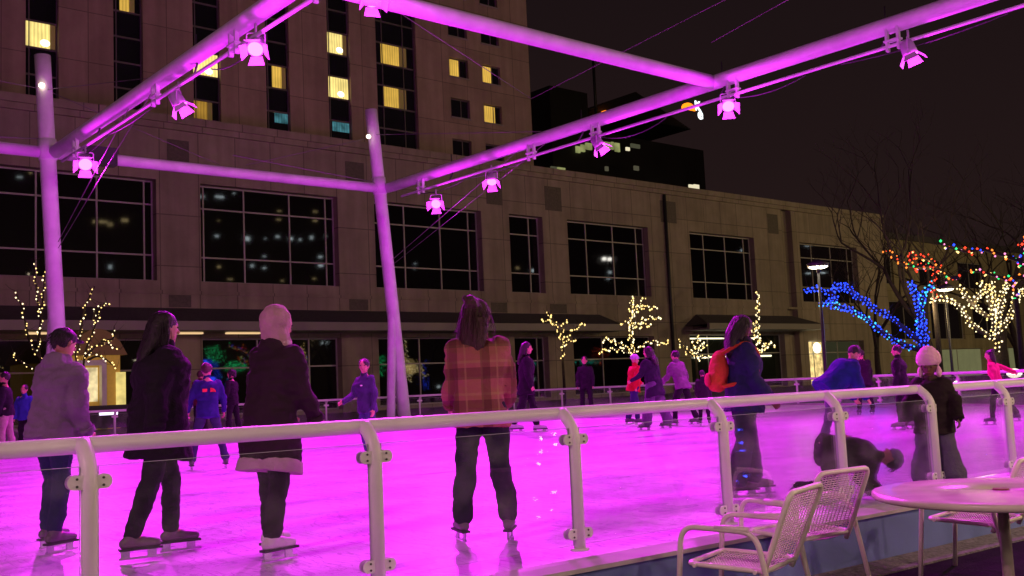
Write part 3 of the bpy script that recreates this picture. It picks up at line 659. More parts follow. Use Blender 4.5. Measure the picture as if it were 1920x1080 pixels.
# ------------------------------------------------------------------ buildings behind the camera, mirrored in the dark windows
bb = empty('city_block', (0, -60, 0)); tag(bb, 'dark city block behind the viewer with scattered lit offices', 'building')
MB().box(-60, 260, -64, -60, -.4, 46).build('wall', mat('city_wall', (.05, .045, .045), .8, var=.2), bb)
bb.location = (0, 0, 0)
def refl(px, py, Y=-59.5, G=FY+.62):
    d = ray(px, py); h = CP+d*(G/d.y); t = (G-Y)/d.y
    return Vector((h.x+d.x*t, Y, h.z+d.z*t))
REF = [(195, 415, 12, 4, 0), (178, 415, 4, 4, 0), (235, 412, 9, 5, 0), (207, 420, 8, 6, 0), (38, 331, 8, 2, 1), (58, 322, 3, 4, 0), (80, 325, 4, 4, 0), (208, 500, 4, 6, 1),
 (413, 368, 12, 3, 1), (380, 368, 6, 4, 1), (440, 362, 2, 2, 1), (411, 413, 4, 2, 0), (408, 442, 5, 3, 1), (465, 447, 6, 6, 1), (525, 395, 5, 2, 0), (524, 411, 6, 2, 0), (593, 396, 6, 3, 0), (592, 413, 6, 3, 0),
 (499, 447, 2, 2, 1), (522, 443, 5, 3, 1), (547, 447, 4, 4, 1), (564, 449, 3, 3, 1), (586, 445, 4, 5, 1), (612, 442, 2, 2, 1), (497, 480, 4, 2, 1), (602, 481, 5, 3, 1), (603, 497, 6, 4, 1), (497, 502, 4, 2, 1), (590, 522, 5, 2, 0), (433, 523, 7, 2, 0), (531, 526, 4, 2, 0), (412, 500, 4, 3, 0), (474, 498, 4, 4, 1),
 (780, 494, 2, 2, 1), (779, 503, 2, 2, 1), (1001, 507, 4, 4, 1), (972, 502, 4, 4, 0), (1145, 510, 4, 4, 1), (1142, 522, 3, 3, 1), (1395, 469, 4, 3, 1), (1516, 460, 7, 2, 1), (1517, 512, 6, 1.5, 1), (1545, 511, 7, 1.5, 1), (1000, 711, 3, 4, 1), (611, 641, 5, 5, 1), (607, 644, 3, 3, 1), (824, 725, 3, 3, 1), (1265, 760, 2, 2, 1), (838, 722, 3, 3, 1)]
RM = [emis('office_warm_far', (1, .75, .35), 1.8, var=.6, vs=.4), emis('office_cool_far', (.8, .95, 1), 3.2, var=.6, vs=.4)]
for (px, py, w_, h_, c) in REF:
    a = refl(px-w_/1.6, py); b = refl(px+w_/1.6, py); z = refl(px, py-h_/1.6).z-refl(px, py+h_/1.6).z
    if a.z-z/2 < -.3: continue
    MB().box(min(a.x, b.x), max(a.x, b.x), -59.9, -59.7, a.z-z/2, a.z+z/2).build('lit_window', RM[c], bb)
# double headed street lamp behind the viewer, seen mirrored
def dlamp(px, py, Y, pxw):
    c = refl(px, py, Y); w_ = abs(refl(px+pxw, py, Y).x-c.x)
    t = empty('street_lamp', (c.x, Y, -.38)); tag(t, 'double headed street lamp standing behind the viewer', 'street lamp')
    MB().tube([(0, 0, 0), (0, 0, c.z+.38)], .12, 8).tube([(-w_, 0, c.z+.38), (w_, 0, c.z+.38)], .06, 6).build('pole', M_bolt, t)
    for s_ in (-1, 1): MB().ell((s_*w_, 0, c.z+.3), X_, Y_, Z_, .5, .5, .4).build('lamp_head', emis('lamp_white', (1, .95, .85), 12), t)
dlamp(1138, 485, -35, 5)
# warm patio lamps on the camera side
def patio_lamp(x, y, h, power, col, lab):
    t = empty('street_lamp', (x, y, -.38)); tag(t, lab, 'street lamp')
    MB().tube([(0, 0, 0), (0, 0, h)], [.07, .045], 8).build('pole', M_dark, t)
    MB().ell((0, 0, h+.12), X_, Y_, Z_, .2, .2, .16).build('lamp_head', emis('patio_lamp_glow', (1, .75, .45), 8), t)
    ld = bpy.data.lights.new('lamp', 'POINT'); ld.energy = power; ld.color = col; ld.shadow_soft_size = .25
    lo = bpy.data.objects.new('lamp_light', ld); COL.objects.link(lo); lo.parent = t; lo.location = (0, 0, h-.25)
patio_lamp(3.0, -2.2, 3.4, 300, (1, .72, .56), 'patio lamp post behind the viewer')
patio_lamp(10.5, 0.2, 3.4, 430, (1, .70, .42), 'patio lamp post out of frame right of the table')
patio_lamp(-2.6, 1.0, 3.4, 130, (1, .66, .60), 'patio lamp post out of frame left of the near fence')

# ------------------------------------------------------------------ street lamps on the plaza
def plaza_lamp(px, py, pyb, dep, lab, power):
    hd = atd(px, py, dep); b_ = Vector((hd.x, hd.y, -.03)); h = hd.z+.03
    t = empty('street_lamp', b_); tag(t, lab, 'street lamp', 'street lamps on the far plaza')
    MB().tube([(0, 0, 0), (0, 0, .5), (0, 0, h-.35)], [.10, .07, .05], 8).build('pole', M_dark, t)
    MB().tube([(0, 0, h-.38), (0, 0, h-.2), (0, 0, h-.19), (0, 0, h-.05), (0, 0, h+.12)], [.07, .08, .34, .42, .06], 16).build('shade', M_dark, t)
    MB().ell((0, 0, h-.16), X_, Y_, Z_, .36, .36, .09).build('lamp_head', emis('plaza_lamp_glow', (1, .88, .62), 9), t)
    ld = bpy.data.lights.new('lamp', 'POINT'); ld.energy = power; ld.color = (1, .70, .32); ld.shadow_soft_size = .35
    lo = bpy.data.objects.new('lamp_light', ld); COL.objects.link(lo); lo.parent = t; lo.location = (.35, 1.3, h-.6)
plaza_lamp(1533, 492, 735, 38, 'thin plaza lamp post with glowing disc in front of the last podium window', 110)
plaza_lamp(1772, 536, 730, 47, 'plaza lamp post between the blue lit and the cream lit trees', 260)
# sodium street lighting on the facades from unseen posts; pink ones added for tint
def high_lamp(x, y, h, power, lab, col=(1, .74, .34)):
    t = empty('street_lamp', (x, y, -.03)); tag(t, lab, 'street lamp')
    MB().tube([(0, 0, 0), (0, 0, h)], [.14, .08], 8).tube([(0, 0, h), (0, 1.2, h+.2)], .06, 6).build('pole', M_dark, t)
    MB().ell((0, 1.3, h+.15), X_, Y_, Z_, .2, .4, .1).build('lamp_head', emis('facade_lamp_glow', (1, .6, .25), 8), t)
    ld = bpy.data.lights.new('lamp', 'POINT'); ld.energy = power; ld.color = col; ld.shadow_soft_size = .4
    lo = bpy.data.objects.new('lamp_light', ld); COL.objects.link(lo); lo.parent = t; lo.location = (0, 1.3, h-.2)
high_lamp(75, -22, 13, 17000, 'tall street lamp out of frame beyond the right edge')
high_lamp(112, 12, 13, 11000, 'tall street lamp out of frame far beyond the right edge')
high_lamp(-14, 0, 12, 5200, 'added pink facade lamp out of frame beyond the left edge', (1, .44, .66))  # unseen lamp added to tint the left facade mauve
high_lamp(30, -40, 13, 9000, 'added pinkish facade lamp behind the viewer', (1, .58, .52))  # added and unseen; its pink pushes the facade towards mauve

# ------------------------------------------------------------------ string lit trees
BULB = {'warm': emis('bulb_warm', (1, .68, .22), 2.6), 'white': emis('bulb_white', (1, .82, .45), 2.8), 'blue': emis('bulb_blue', (.02, .06, 1), 3.2), 'cyan': emis('bulb_cyan', (.05, .5, 1), 2.4),
        'red': emis('bulb_red', (1, .05, .02), 2.6), 'orange': emis('bulb_orange', (1, .22, .03), 2.6), 'green': emis('bulb_green', (.03, .8, .2), 2.2), 'pink': emis('bulb_pink', (1, .25, .55), 2.0)}
def lit_tree(name, label, cat, lines, dep, br, cols, r=.032, step=.13, spread=.12, base=None, slabel='', thick=.06, jit=.5, glow=None, group=None):
    """lines: list of pixel polylines at distance dep (each gets its own depth offset); branches carry the bulbs"""
    rnd = random.Random(len(label))
    P3 = []
    for ln in lines:
        dd = rnd.uniform(-jit, jit); n_ = len(ln)
        P3.append([atd(x, y, dep+dd*(k/max(1, n_-1))) for k, (x, y) in enumerate(ln)])
    b0 = base or P3[0][0]
    rt = empty(name, (b0.x, b0.y, -.03)); tag(rt, label, cat, group)
    o3 = rt.location
    MB().tube([Vector((0, 0, 0)), (P3[0][0]-o3)*.5+Vector((.02, 0, 0)), P3[0][0]-o3], [thick*1.5, thick*1.3, thick*1.15], 8).build('trunk', M_bark, rt)
    bm2 = MB()
    for ln in P3:
        s3 = smoothline(ln, 4); n_ = len(s3); bm2.tube([p-o3 for p in s3], [thick*(1.1-.9*k/n_) for k in range(n_)], 6)
        for k in range(2, n_, 2):     # bare twigs
            d = Vector((rnd.uniform(-1, 1), rnd.uniform(-1, 1), rnd.uniform(-.2, 1))).normalized(); bm2.tube([s3[k]-o3, s3[k]-o3+d*.25, s3[k]-o3+d*.5+Z_*.12], [.012, .008, .004], 4)
    bm2.build('branches', M_bark, rt)
    sl = MB(); names = sorted({c for cc in cols for c in cc}); wi = len(names)
    for li, ln in enumerate(P3):
        s3 = smoothline(ln, 5); cc = cols[li % len(cols)]; ph = rnd.uniform(0, 6); nxt = 0; wires = []
        for k in range(len(s3)-1):
            seg = s3[k+1]-s3[k]; L = seg.length; t_ = seg.normalized() if L > 0 else Z_; u = t_.cross(FW).normalized() if L > 0 else X_; w_ = t_.cross(u)
            d = nxt
            while d < L:
                ph += 1.3; rr = spread*rnd.uniform(.25, 1)
                q = s3[k]+t_*d+u*(math.cos(ph)*rr)+w_*(math.sin(ph)*rr)-o3; c = cc[rnd.randrange(len(cc))]
                sl.octa(q, r*rnd.uniform(.6, 1.15), names.index(c)); wires.append(q); d += step*rnd.uniform(.6, 1.4)
            nxt = d-L
        if len(wires) > 2: sl.tube(wires, .006, 3, wi)
    so = sl.build('string_lights', [BULB[c] for c in names]+[M_dark]); so.location = o3; tag(so, slabel, 'string lights')
    if glow:
        for l_ in P3[:3]:
            ld = bpy.data.lights.new('lamp', 'POINT'); ld.energy = glow[1]*.5; ld.color = glow[0]; ld.shadow_soft_size = .5
            lo = bpy.data.objects.new('string_glow', ld); COL.objects.link(lo); lo.parent = so; lo.location = l_[len(l_)//2]-o3-FW*.7
    return rt
lit_tree('street_tree', 'bare young tree wrapped in warm lights behind the far left column', 'tree',
 [[(150, 745), (147, 720), (141, 660), (140, 640)], [(148, 740), (155, 700), (160, 660), (172, 628), (182, 600), (196, 568), (205, 575)], [(146, 660), (152, 615), (160, 575), (168, 556), (178, 537)], [(160, 670), (180, 648), (198, 645), (226, 655)], [(165, 675), (182, 668), (200, 675), (218, 690)],
  [(100, 700), (78, 680), (72, 640), (76, 600), (70, 560), (66, 515), (65, 488)], [(90, 690), (60, 650), (50, 618), (42, 580), (28, 545)], [(72, 640), (78, 590), (82, 540), (85, 505)], [(60, 690), (30, 672), (25, 660)], [(190, 640), (212, 635), (214, 612)], [(175, 600), (180, 580), (190, 570)]],
 46, .1, [['warm', 'white']], r=.046, step=.17, spread=.10, slabel='sparse warm white string lights climbing the thin tree at the left edge', glow=((1, .7, .3), 20), base=onY(150, 745, 40) if 0 else None)
T = 'small trees wrapped in warm lights in front of the podium'
lit_tree('street_tree', 'small bare tree with a Y shaped crown left of the other gold lit trees', 'tree',
 [[(1055, 672), (1056, 650), (1052, 635), (1048, 620), (1038, 607), (1026, 602), (1014, 598)], [(1052, 635), (1056, 615), (1062, 597)], [(1054, 650), (1066, 640), (1080, 637)], [(1056, 640), (1072, 622), (1085, 612), (1100, 607)], [(1040, 605), (1030, 590), (1026, 585)]],
 57, .1, [['warm'], ['warm'], ['warm', 'white']], r=.072, step=.12, spread=.15, slabel='warm gold string lights on the small Y shaped tree', glow=((1, .7, .25), 14), group=T)
lit_tree('street_tree', 'tallest gold lit tree with long drooping side branches beside the red jacket', 'tree',
 [[(1188, 660), (1186, 640), (1182, 620), (1185, 600), (1190, 575), (1184, 556)], [(1188, 590), (1200, 575), (1207, 558)], [(1192, 578), (1212, 576), (1234, 578)], [(1190, 612), (1205, 600), (1220, 596), (1240, 600)], [(1192, 616), (1208, 608), (1222, 611)], [(1186, 610), (1176, 606), (1162, 606)],
  [(1186, 660), (1170, 650), (1150, 640), (1128, 636)], [(1184, 666), (1165, 655), (1148, 655), (1123, 658)], [(1192, 660), (1205, 648), (1222, 640), (1240, 645), (1255, 640)], [(1180, 660), (1190, 675), (1192, 690)], [(1186, 600), (1183, 580), (1186, 565)], [(1186, 652), (1182, 630), (1186, 605)]],
 60, .1, [['warm', 'white']], r=.074, step=.10, spread=.18, slabel='dense gold string lights on the tallest small tree', glow=((1, .7, .25), 26), group=T)
lit_tree('street_tree', 'round crowned gold lit tree under the second canopy', 'tree',
 [[(1305, 672), (1303, 660), (1308, 650), (1320, 650), (1328, 645)], [(1300, 668), (1290, 660), (1282, 650), (1270, 640)], [(1303, 662), (1298, 650), (1303, 638), (1312, 632)], [(1310, 672), (1322, 668), (1332, 672)], [(1300, 660), (1312, 645), (1326, 650)]],
 64, .1, [['warm', 'white']], r=.070, step=.11, spread=.26, slabel='scattered gold string lights on the round tree under the canopy', glow=((1, .7, .25), 14), group=T)
lit_tree('street_tree', 'gold lit tree with one tall upright spike beside the navy parka', 'tree',
 [[(1418, 678), (1416, 668), (1418, 655), (1420, 620), (1421, 585), (1422, 548)], [(1417, 665), (1404, 660), (1400, 655)], [(1418, 668), (1430, 655), (1440, 648), (1457, 648)], [(1420, 662), (1434, 652), (1445, 640)], [(1419, 640), (1412, 625), (1417, 600)], [(1419, 630), (1424, 640), (1430, 650)]],
 62, .1, [['warm', 'white']], r=.070, step=.10, spread=.18, slabel='gold string lights on the spiked tree beside the navy parka', glow=((1, .7, .25), 18), group=T)
lit_tree('street_tree', 'tree with long low limbs wrapped in blue lights behind the white knitted hat', 'tree',
 [[(1728, 690), (1729, 660), (1730, 640), (1726, 610), (1722, 580), (1716, 550), (1706, 528)], [(1728, 640), (1700, 620), (1670, 595), (1640, 578), (1600, 550), (1580, 540), (1556, 548), (1530, 542), (1508, 547)], [(1724, 655), (1690, 645), (1650, 620), (1620, 595), (1590, 580), (1560, 572), (1535, 570)], [(1728, 600), (1728, 570), (1735, 545), (1752, 532)], [(1600, 552), (1585, 535), (1560, 538)], [(1556, 548), (1566, 560), (1550, 565)], [(1732, 660), (1736, 635), (1730, 600)], [(1728, 660), (1724, 630), (1722, 600)], [(1722, 560), (1712, 540), (1708, 530)]],
 43, .1, [['blue'], ['blue'], ['cyan', 'blue', 'blue'], ['blue', 'cyan'], ['blue']], r=.050, step=.034, spread=.17, slabel='dense blue string lights on the long limbed tree', thick=.12, jit=1.2, glow=((.03, .06, 1), 200))
lit_tree('street_tree', 'tree wrapped in cream lights with fan shaped limbs at the right edge', 'tree',
 [[(1870, 660), (1868, 640), (1868, 600), (1866, 570), (1862, 545), (1858, 528)], [(1862, 635), (1840, 622), (1820, 606), (1810, 590), (1800, 575), (1780, 562), (1762, 560), (1742, 565)], [(1858, 598), (1840, 585), (1822, 570), (1808, 550), (1798, 535)], [(1870, 630), (1890, 600), (1900, 575), (1910, 555), (1925, 540)], [(1872, 600), (1878, 570), (1882, 545), (1890, 530)], [(1862, 600), (1856, 560), (1848, 540), (1836, 528)], [(1872, 640), (1870, 610), (1874, 580)], [(1824, 570), (1836, 552), (1846, 545)], [(1905, 580), (1902, 560), (1910, 540)], [(1864, 620), (1862, 590), (1866, 560)]],
 46, .1, [['white', 'white', 'warm']], r=.052, step=.042, spread=.17, slabel='dense cream string lights on the fan shaped tree at the right edge', thick=.12, jit=1.2, glow=((1, .75, .35), 130))
# multicolour strings lying on the higher boughs
lit_tree('street_tree', 'bare tree whose high boughs carry red and orange lights above the blue tree', 'tree',
 [[(1752, 560), (1752, 520), (1755, 505)], [(1768, 514), (1745, 500), (1720, 500), (1700, 498), (1685, 490), (1670, 478), (1660, 466)], [(1765, 510), (1745, 488), (1725, 482), (1708, 478)], [(1764, 505), (1740, 503), (1712, 503)], [(1708, 490), (1706, 472)]],
 48, .1, [['red'], ['red', 'orange', 'orange', 'green'], ['orange', 'red', 'warm'], ['red', 'orange', 'pink'], ['red']], r=.058, step=.085, spread=.20, slabel='red and orange string lights on high boughs above the blue tree', thick=.10, jit=.8)
lit_tree('street_tree', 'bare tree whose top boughs carry mixed colour lights at the right edge', 'tree',
 [[(1905, 560), (1905, 540), (1900, 530)], [(1930, 498), (1900, 485), (1870, 475), (1840, 468), (1815, 472), (1790, 467), (1762, 457)], [(1930, 520), (1900, 520), (1875, 520), (1850, 512), (1828, 508), (1814, 508)], [(1915, 500), (1916, 470), (1918, 445)], [(1800, 520), (1780, 522), (1770, 527)], [(1905, 525), (1895, 530), (1880, 522)]],
 44, .1, [['red', 'blue', 'green', 'orange', 'pink', 'warm']], r=.064, step=.12, spread=.16, slabel='mixed colour string lights on the top boughs at the right edge', thick=.10, jit=.8)
# big bare trees
def bare_tree(base, h, seed, label, levels=5):
    rnd = random.Random(seed); rt = empty('bare_tree', base); tag(rt, label, 'tree', 'tall bare trees at the right edge')
    tr = MB(); cr3 = MB()
    def grow(p, d, L, r, lv):
        n_ = 4; pts = [p]; dd = d.copy()
        for k in range(n_):
            dd = (dd+Vector((rnd.uniform(-1, 1), rnd.uniform(-1, 1), rnd.uniform(-.3, .6)))*.16).normalized(); pts.append(pts[-1]+dd*(L/n_))
        (tr if lv == 0 else cr3).tube(pts, [r*(1-.42*k/n_) for k in range(n_+1)], 8 if lv < 2 else 4, cap=lv < 2)
        if lv >= levels: return
        nb = rnd.choice((2, 3, 3)) if lv < 4 else 2
        for k in range(nb):
            ax = Vector((rnd.uniform(-1, 1), rnd.uniform(-1, 1), 0)).normalized(); q = pts[-1] if k < 2 else pts[2+rnd.randrange(2)]
            nd_ = (dd*1.0+ax*rnd.uniform(.45, .95)+Z_*.12).normalized(); grow(q, nd_, L*rnd.uniform(.66, .86), r*.56, lv+1)
    grow(Vector((0, 0, 0)), Z_, h*.27, h*.018, 0)
    tr.build('trunk', M_bark, rt); cr3.build('crown', M_bark, rt)
def gp_(px, dep): 
    q = atd(px, 700, dep); return Vector((q.x, q.y, -.03))
bare_tree(gp_(1755, 52), 14.5, 3, 'tall bare dark tree rising behind the blue lit tree', 6)
bare_tree(gp_(1893, 49), 15.5, 8, 'tall bare dark tree rising behind the cream lit tree', 6)
bare_tree(gp_(1650, 62), 12.0, 21, 'bare dark tree in front of the last podium window', 6)
bare_tree(gp_(1915, 62), 15.5, 5, 'bare dark tree furthest to the right', 6)
# mirrored string lit trees behind the viewer (seen in the shop glass)
def mirror_bush(px, py, w_, h_, col, n_, Y, lab, dense=1):
    c = refl(px, py, Y); hw = abs(refl(px+w_/2, py, Y).x-c.x); hh = abs(refl(px, py+h_/2, Y).z-c.z)
    rnd = random.Random(px); rt = empty('street_tree', (c.x, Y, -.38)); tag(rt, 'small tree behind the viewer carrying the '+lab, 'tree')
    MB().tube([(0, 0, 0), (0, 0, c.z+.38)], [.09, .05], 6).build('trunk', M_bark, rt)
    mb = MB()
    for k in range(n_):
        u = rnd.uniform(-1, 1); v_ = rnd.uniform(-1, 1)
        if u*u+v_*v_ > 1: continue
        mb.octa((u*hw, rnd.uniform(-1, 1), c.z+.38+v_*hh), .065*rnd.uniform(.5, 1.2))
    so = mb.build('string_lights', emis('mirror_'+col, BULBC[col], 9)); so.location = rt.location; tag(so, lab, 'string lights')
BULBC = {'green': (.02, .7, .2), 'blue': (.02, .06, 1), 'warm': (1, .65, .2), 'teal': (.02, .6, .45), 'red': (1, .08, .03), 'white': (1, .85, .6)}
mirror_bush(402, 668, 34, 40, 'green', 90, -9, 'green string lights mirrored behind the blue sweatshirt')
mirror_bush(440, 688, 40, 22, 'green', 110, -10, 'bright green string lights mirrored beside the parka')
mirror_bush(711, 684, 14, 44, 'green', 80, -9, 'green string lights mirrored beside the second column')
mirror_bush(750, 690, 34, 70, 'warm', 90, -11, 'gold string lights mirrored behind the second column')
mirror_bush(797, 706, 10, 60, 'blue', 90, -9, 'blue string lights mirrored right of the second column')
mirror_bush(568, 690, 12, 60, 'blue', 110, -9, 'blue string lights mirrored beside the cream panel')
mirror_bush(1100, 678, 40, 12, 'teal', 60, -12, 'teal string lights mirrored in the shop window')
mirror_bush(1003, 682, 16, 6, 'teal', 30, -12, 'short teal string mirrored in the narrow shop window')
mirror_bush(1123, 668, 24, 30, 'red', 50, -12, 'red string lights mirrored in the shop window')
# low orb light and shrub behind the right fence
p = onz(1795, 722, .45); o = MB().ell((0, 0, 0), X_, Y_, Z_, .17, .17, .17).build('bollard_light', emis('orb_glow', (1, .85, .7), 6)); o.location = p; tag(o, 'white glowing orb light beyond the right fence beside the knitted hat', 'light')
p = atd(1902, 700, 36); o = MB().ell((0, 0, 0), X_, Y_, Z_, .45, .2, .17).build('bollard_light', emis('orb_glow2', (1, .9, .7), 2)); o.location = p; tag(o, 'wide white glowing light behind the pink jacket', 'light')
def shrub(base, w_, h_, seed, label):
    rnd = random.Random(seed); mb = MB()
    for k in range(1400):
        a = rnd.uniform(0, 6.28); rr = rnd.random()**.5; z = rnd.random()**.8
        if rr > math.sqrt(max(0.02, 1-z*z))*(.8+.3*noise.noise(Vector((math.cos(a)*2, math.sin(a)*2, z*2+seed)))): continue
        c = Vector((math.cos(a)*rr*w_, math.sin(a)*rr*w_*.6, z*h_)); u = Vector((rnd.uniform(-1, 1), rnd.uniform(-1, 1), rnd.uniform(-1, 1))).normalized(); v_ = u.cross(Z_).normalized()
        mb.add([c-u*.07, c+v_*.03, c+u*.07, c-v_*.03], [(0, 1, 2, 3)])
    o = mb.build('shrub', mat('shrub_leaf', (.025, .03, .015), .8)); o.location = base; tag(o, label, 'shrub')
shrub(atd(1682, 712, 40)*1.0-Z_*.9, 1.1, 1.35, 4, 'dark rounded shrub behind the right fence beside the dark haired man')

# ------------------------------------------------------------------ patio furniture
def table(c):
    t = empty('patio_table', (c[0], c[1], -.38)); tag(t, 'large round white metal patio table with umbrella hole', 'table')
    n_ = 72; prof = [(.0, .735), (.70, .735), (.70, .725), (.735, .708), (.75, .712), (.762, .722), (.765, .738), (.760, .752), (.742, .756), (.03, .756), (.03, .735)]
    vs = []; fs = []
    for r_, z in prof[1:]:
        for k in range(n_): a = 2*math.pi*k/n_; vs.append((r_*math.cos(a), r_*math.sin(a), z))
    P_ = len(prof)-1
    for j in range(P_-1):
        for k in range(n_): a = j*n_+k; b = j*n_+(k+1) % n_; fs.append((a, b, b+n_, a+n_))
    mb = MB(); mb.add(vs, fs, 0, True); mb.f.append(tuple(range(n_)));mb.m.append(0);mb.sm.append(False)
    top = mb.build('tabletop', mat('tabletop_paint', (.74, .68, .58), .24, var=.12, vscale=5, bump=.10, bscale=18), t)
    MB().tube([(0, 0, .757), (0, 0, .765)], [.05, .045], 20).build('hole_cap', mat('hole_cap_metal', (.3, .1, .08), .3, metal=.4), top)
    MB().tube([(0, 0, 0), (0, 0, .735)], .034, 14).tube([(0, 0, .68), (0, 0, .734)], [.04, .14], 14).build('leg', mat('table_leg', (.33, .31, .25), .5), t)
    MB().tube([(0, 0, 0), (0, 0, .02), (0, 0, .05)], [.32, .32, .06], 24).build('base', M_furn, t)
table((6.42, 2.96))
def mesh_panel(name, P, Q, Rr, Ss, nu, nv, par, bulge=0, nrm=Z_, r=.0031, skip=None):
    """bilinear patch P-Q / S-R of crossing wires"""
    P, Q, Rr, Ss = map(Vector, (P, Q, Rr, Ss)); mb = MB()
    def at_(u, v):
        b = (P*(1-u)+Q*u)*(1-v)+(Ss*(1-u)+Rr*u)*v
        return b-nrm*(bulge*4*u*(1-u))
    for i in range(nu+1):
        u = i/nu; mb.tube([at_(u, v/6) for v in range(7)], r*1.3, 4, cap=False)
    for j in range(nv+1):
        v = j/nv; mb.tube([at_(u/8, v) for u in range(9)], r, 4, cap=False)
    return mb.build(name, M_furn, par)
def chair(x, y, rz, label):
    t = empty('patio_chair', (x, y, -.38), rz); tag(t, label, 'chair', 'white wire patio chairs beside the rink')
    w = .26; rt = .0155
    # seat frame + back frame, one bent tube each
    sf = fillet([(-w, -.22, .41), (-w, .26, .43), (w, .26, .43), (w, -.22, .41), (-w, -.22, .41)], .07)
    MB().tube(sf, rt, 8).build('seat_frame', M_furn, t)
    mesh_panel('seat', (-w+.01, -.21, .405), (w-.01, -.21, .405), (w-.01, .25, .425), (-w+.01, .25, .425), 16, 26, t, bulge=.02)
    bk = fillet([(-w+.02, -.19, .36), (-w+.01, -.235, .45), (-w-.005, -.41, .86), (w+.005, -.41, .86), (w-.01, -.235, .45), (w-.02, -.19, .36)], .06)
    MB().tube(bk, rt*1.15, 9).build('back_frame', M_furn, t)
    mesh_panel('backrest', (-w+.01, -.225, .45), (w-.01, -.225, .45), (w+.0, -.405, .85), (-w-.0, -.405, .85), 14, 26, t, bulge=-.025, nrm=Y_)
    for s_ in (-1, 1):
        a = fillet([(s_*(w+.045), .33, 0), (s_*(w+.035), .27, .655), (s_*(w+.035), -.20, .635), (s_*(w+.05), -.33, 0)], .10, 7)
        MB().tube(a, rt*1.1, 9).build('leg', M_furn, t)
        MB().tube([(s_*(w+.036), .05, .655), (s_*(w+.036), -.16, .648)], rt*1.2, 8).build('armrest', M_furn, t)
        MB().tube([(s_*w, .2, .425), (s_*(w+.036), .2, .425)], rt*.8, 6).tube([(s_*w, -.18, .41), (s_*(w+.04), -.18, .41)], rt*.8, 6).build('cross_bar', M_furn, t)
    return t
chair(5.08, 3.92, R(14), 'white wire patio chair closest to the camera at the bottom edge')
chair(6.25, 4.32, R(-6), 'white wire patio chair standing between the fence and the table')
chair(7.45, 3.62, R(4), 'white wire patio chair half hidden behind the round table')

# ------------------------------------------------------------------ people
def fuse(mb, voxel, amp=0, ns=8.0, smooth=2, seed=0, stretch=(1, 1, 1)):
    me = mb.mesh('tmp'); o = bpy.data.objects.new('tmp', me); COL.objects.link(o)
    r_ = o.modifiers.new('r', 'REMESH'); r_.mode = 'VOXEL'; r_.voxel_size = voxel; r_.use_smooth_shade = True
    s_ = o.modifiers.new('s', 'SMOOTH'); s_.iterations = smooth; s_.factor = .5
    dg = bpy.context.evaluated_depsgraph_get(); out = bpy.data.meshes.new_from_object(o.evaluated_get(dg))
    bpy.data.objects.remove(o); bpy.data.meshes.remove(me)
    if amp:
        n_ = len(out.vertices); nr = np.empty(n_*3); out.vertices.foreach_get('normal', nr); co = np.empty(n_*3); out.vertices.foreach_get('co', co)
        nr = nr.reshape(-1, 3); co = co.reshape(-1, 3); sv = Vector((seed*3.1, seed*1.7, 0))
        for i in range(n_):
            p = Vector((co[i][0]*ns*stretch[0], co[i][1]*ns*stretch[1], co[i][2]*ns*stretch[2]))+sv
            k = noise.noise(p)*amp+(abs(noise.noise(p*2.3))*-amp*.7)
            co[i] += nr[i]*k
        out.vertices.foreach_set('co', co.ravel()); out.update()
    return out
def cloth(name, col, rough=.85, plaid=False, var=.15, quilt=False, sheen=.0):
    if name in MATS: return MATS[name]
    mt = mat(name, col, rough, var=var, vscale=7, bump=.35, bscale=70, spec=.25)
    n = mt.node_tree.nodes; l = mt.node_tree.links; b = n['Principled BSDF']
    if plaid:
        tco = n.new('ShaderNodeTexCoord'); last = None
        base = n.new('ShaderNodeRGB'); base.outputs[0].default_value = (*col, 1); last = base.outputs[0]
        for ax, sc, c2, w_ in ((2, 8.2, (.42, .26, .12), .16), (2, 4.1, (.05, .012, .012), .36), (0, 8.2, (.42, .26, .12), .12), (0, 4.1, (.05, .012, .012), .3)):
            sp = n.new('ShaderNodeSeparateXYZ'); l.new(tco.outputs['Object'], sp.inputs[0])
            mu = n.new('ShaderNodeMath'); mu.operation = 'MULTIPLY'; mu.inputs[1].default_value = sc; l.new(sp.outputs[ax], mu.inputs[0])
            fr_ = n.new('ShaderNodeMath'); fr_.operation = 'FRACT'; l.new(mu.outputs[0], fr_.inputs[0])
            lt = n.new('ShaderNodeMath'); lt.operation = 'LESS_THAN'; lt.inputs[1].default_value = w_; l.new(fr_.outputs[0], lt.inputs[0])
            m2 = n.new('ShaderNodeMath'); m2.operation = 'MULTIPLY'; m2.inputs[1].default_value = .5; l.new(lt.outputs[0], m2.inputs[0])
            mx = n.new('ShaderNodeMixRGB'); mx.inputs[2].default_value = (*c2, 1); l.new(m2.outputs[0], mx.inputs[0]); l.new(last, mx.inputs[1]); last = mx.outputs[0]
        l.new(last, b.inputs['Base Color'])
    if quilt:
        tco = n.new('ShaderNodeTexCoord'); wv = n.new('ShaderNodeTexWave'); wv.bands_direction = 'Z'; wv.inputs['Scale'].default_value = 3.2; wv.inputs['Distortion'].default_value = .6
        bp = n.new('ShaderNodeBump'); bp.inputs['Strength'].default_value = .35; bp.inputs['Distance'].default_value = .02
        l.new(tco.outputs['Object'], wv.inputs['Vector']); l.new(wv.outputs['Fac'], bp.inputs['Height']); l.new(bp.outputs[0], b.inputs['Normal'])
    return mt
M_hairk = mat('hair_black', (.012, .008, .008), .5, bump=.6, bscale=90); M_hairb = mat('hair_brown', (.045, .018, .012), .5, bump=.6, bscale=90)
M_eye = mat('eye_dark', (.02, .015, .015), .2); M_lip = mat('lip', (.32, .10, .09), .5)
M_blade = mat('skate_blade', (.6, .6, .62), .25, metal=.9)
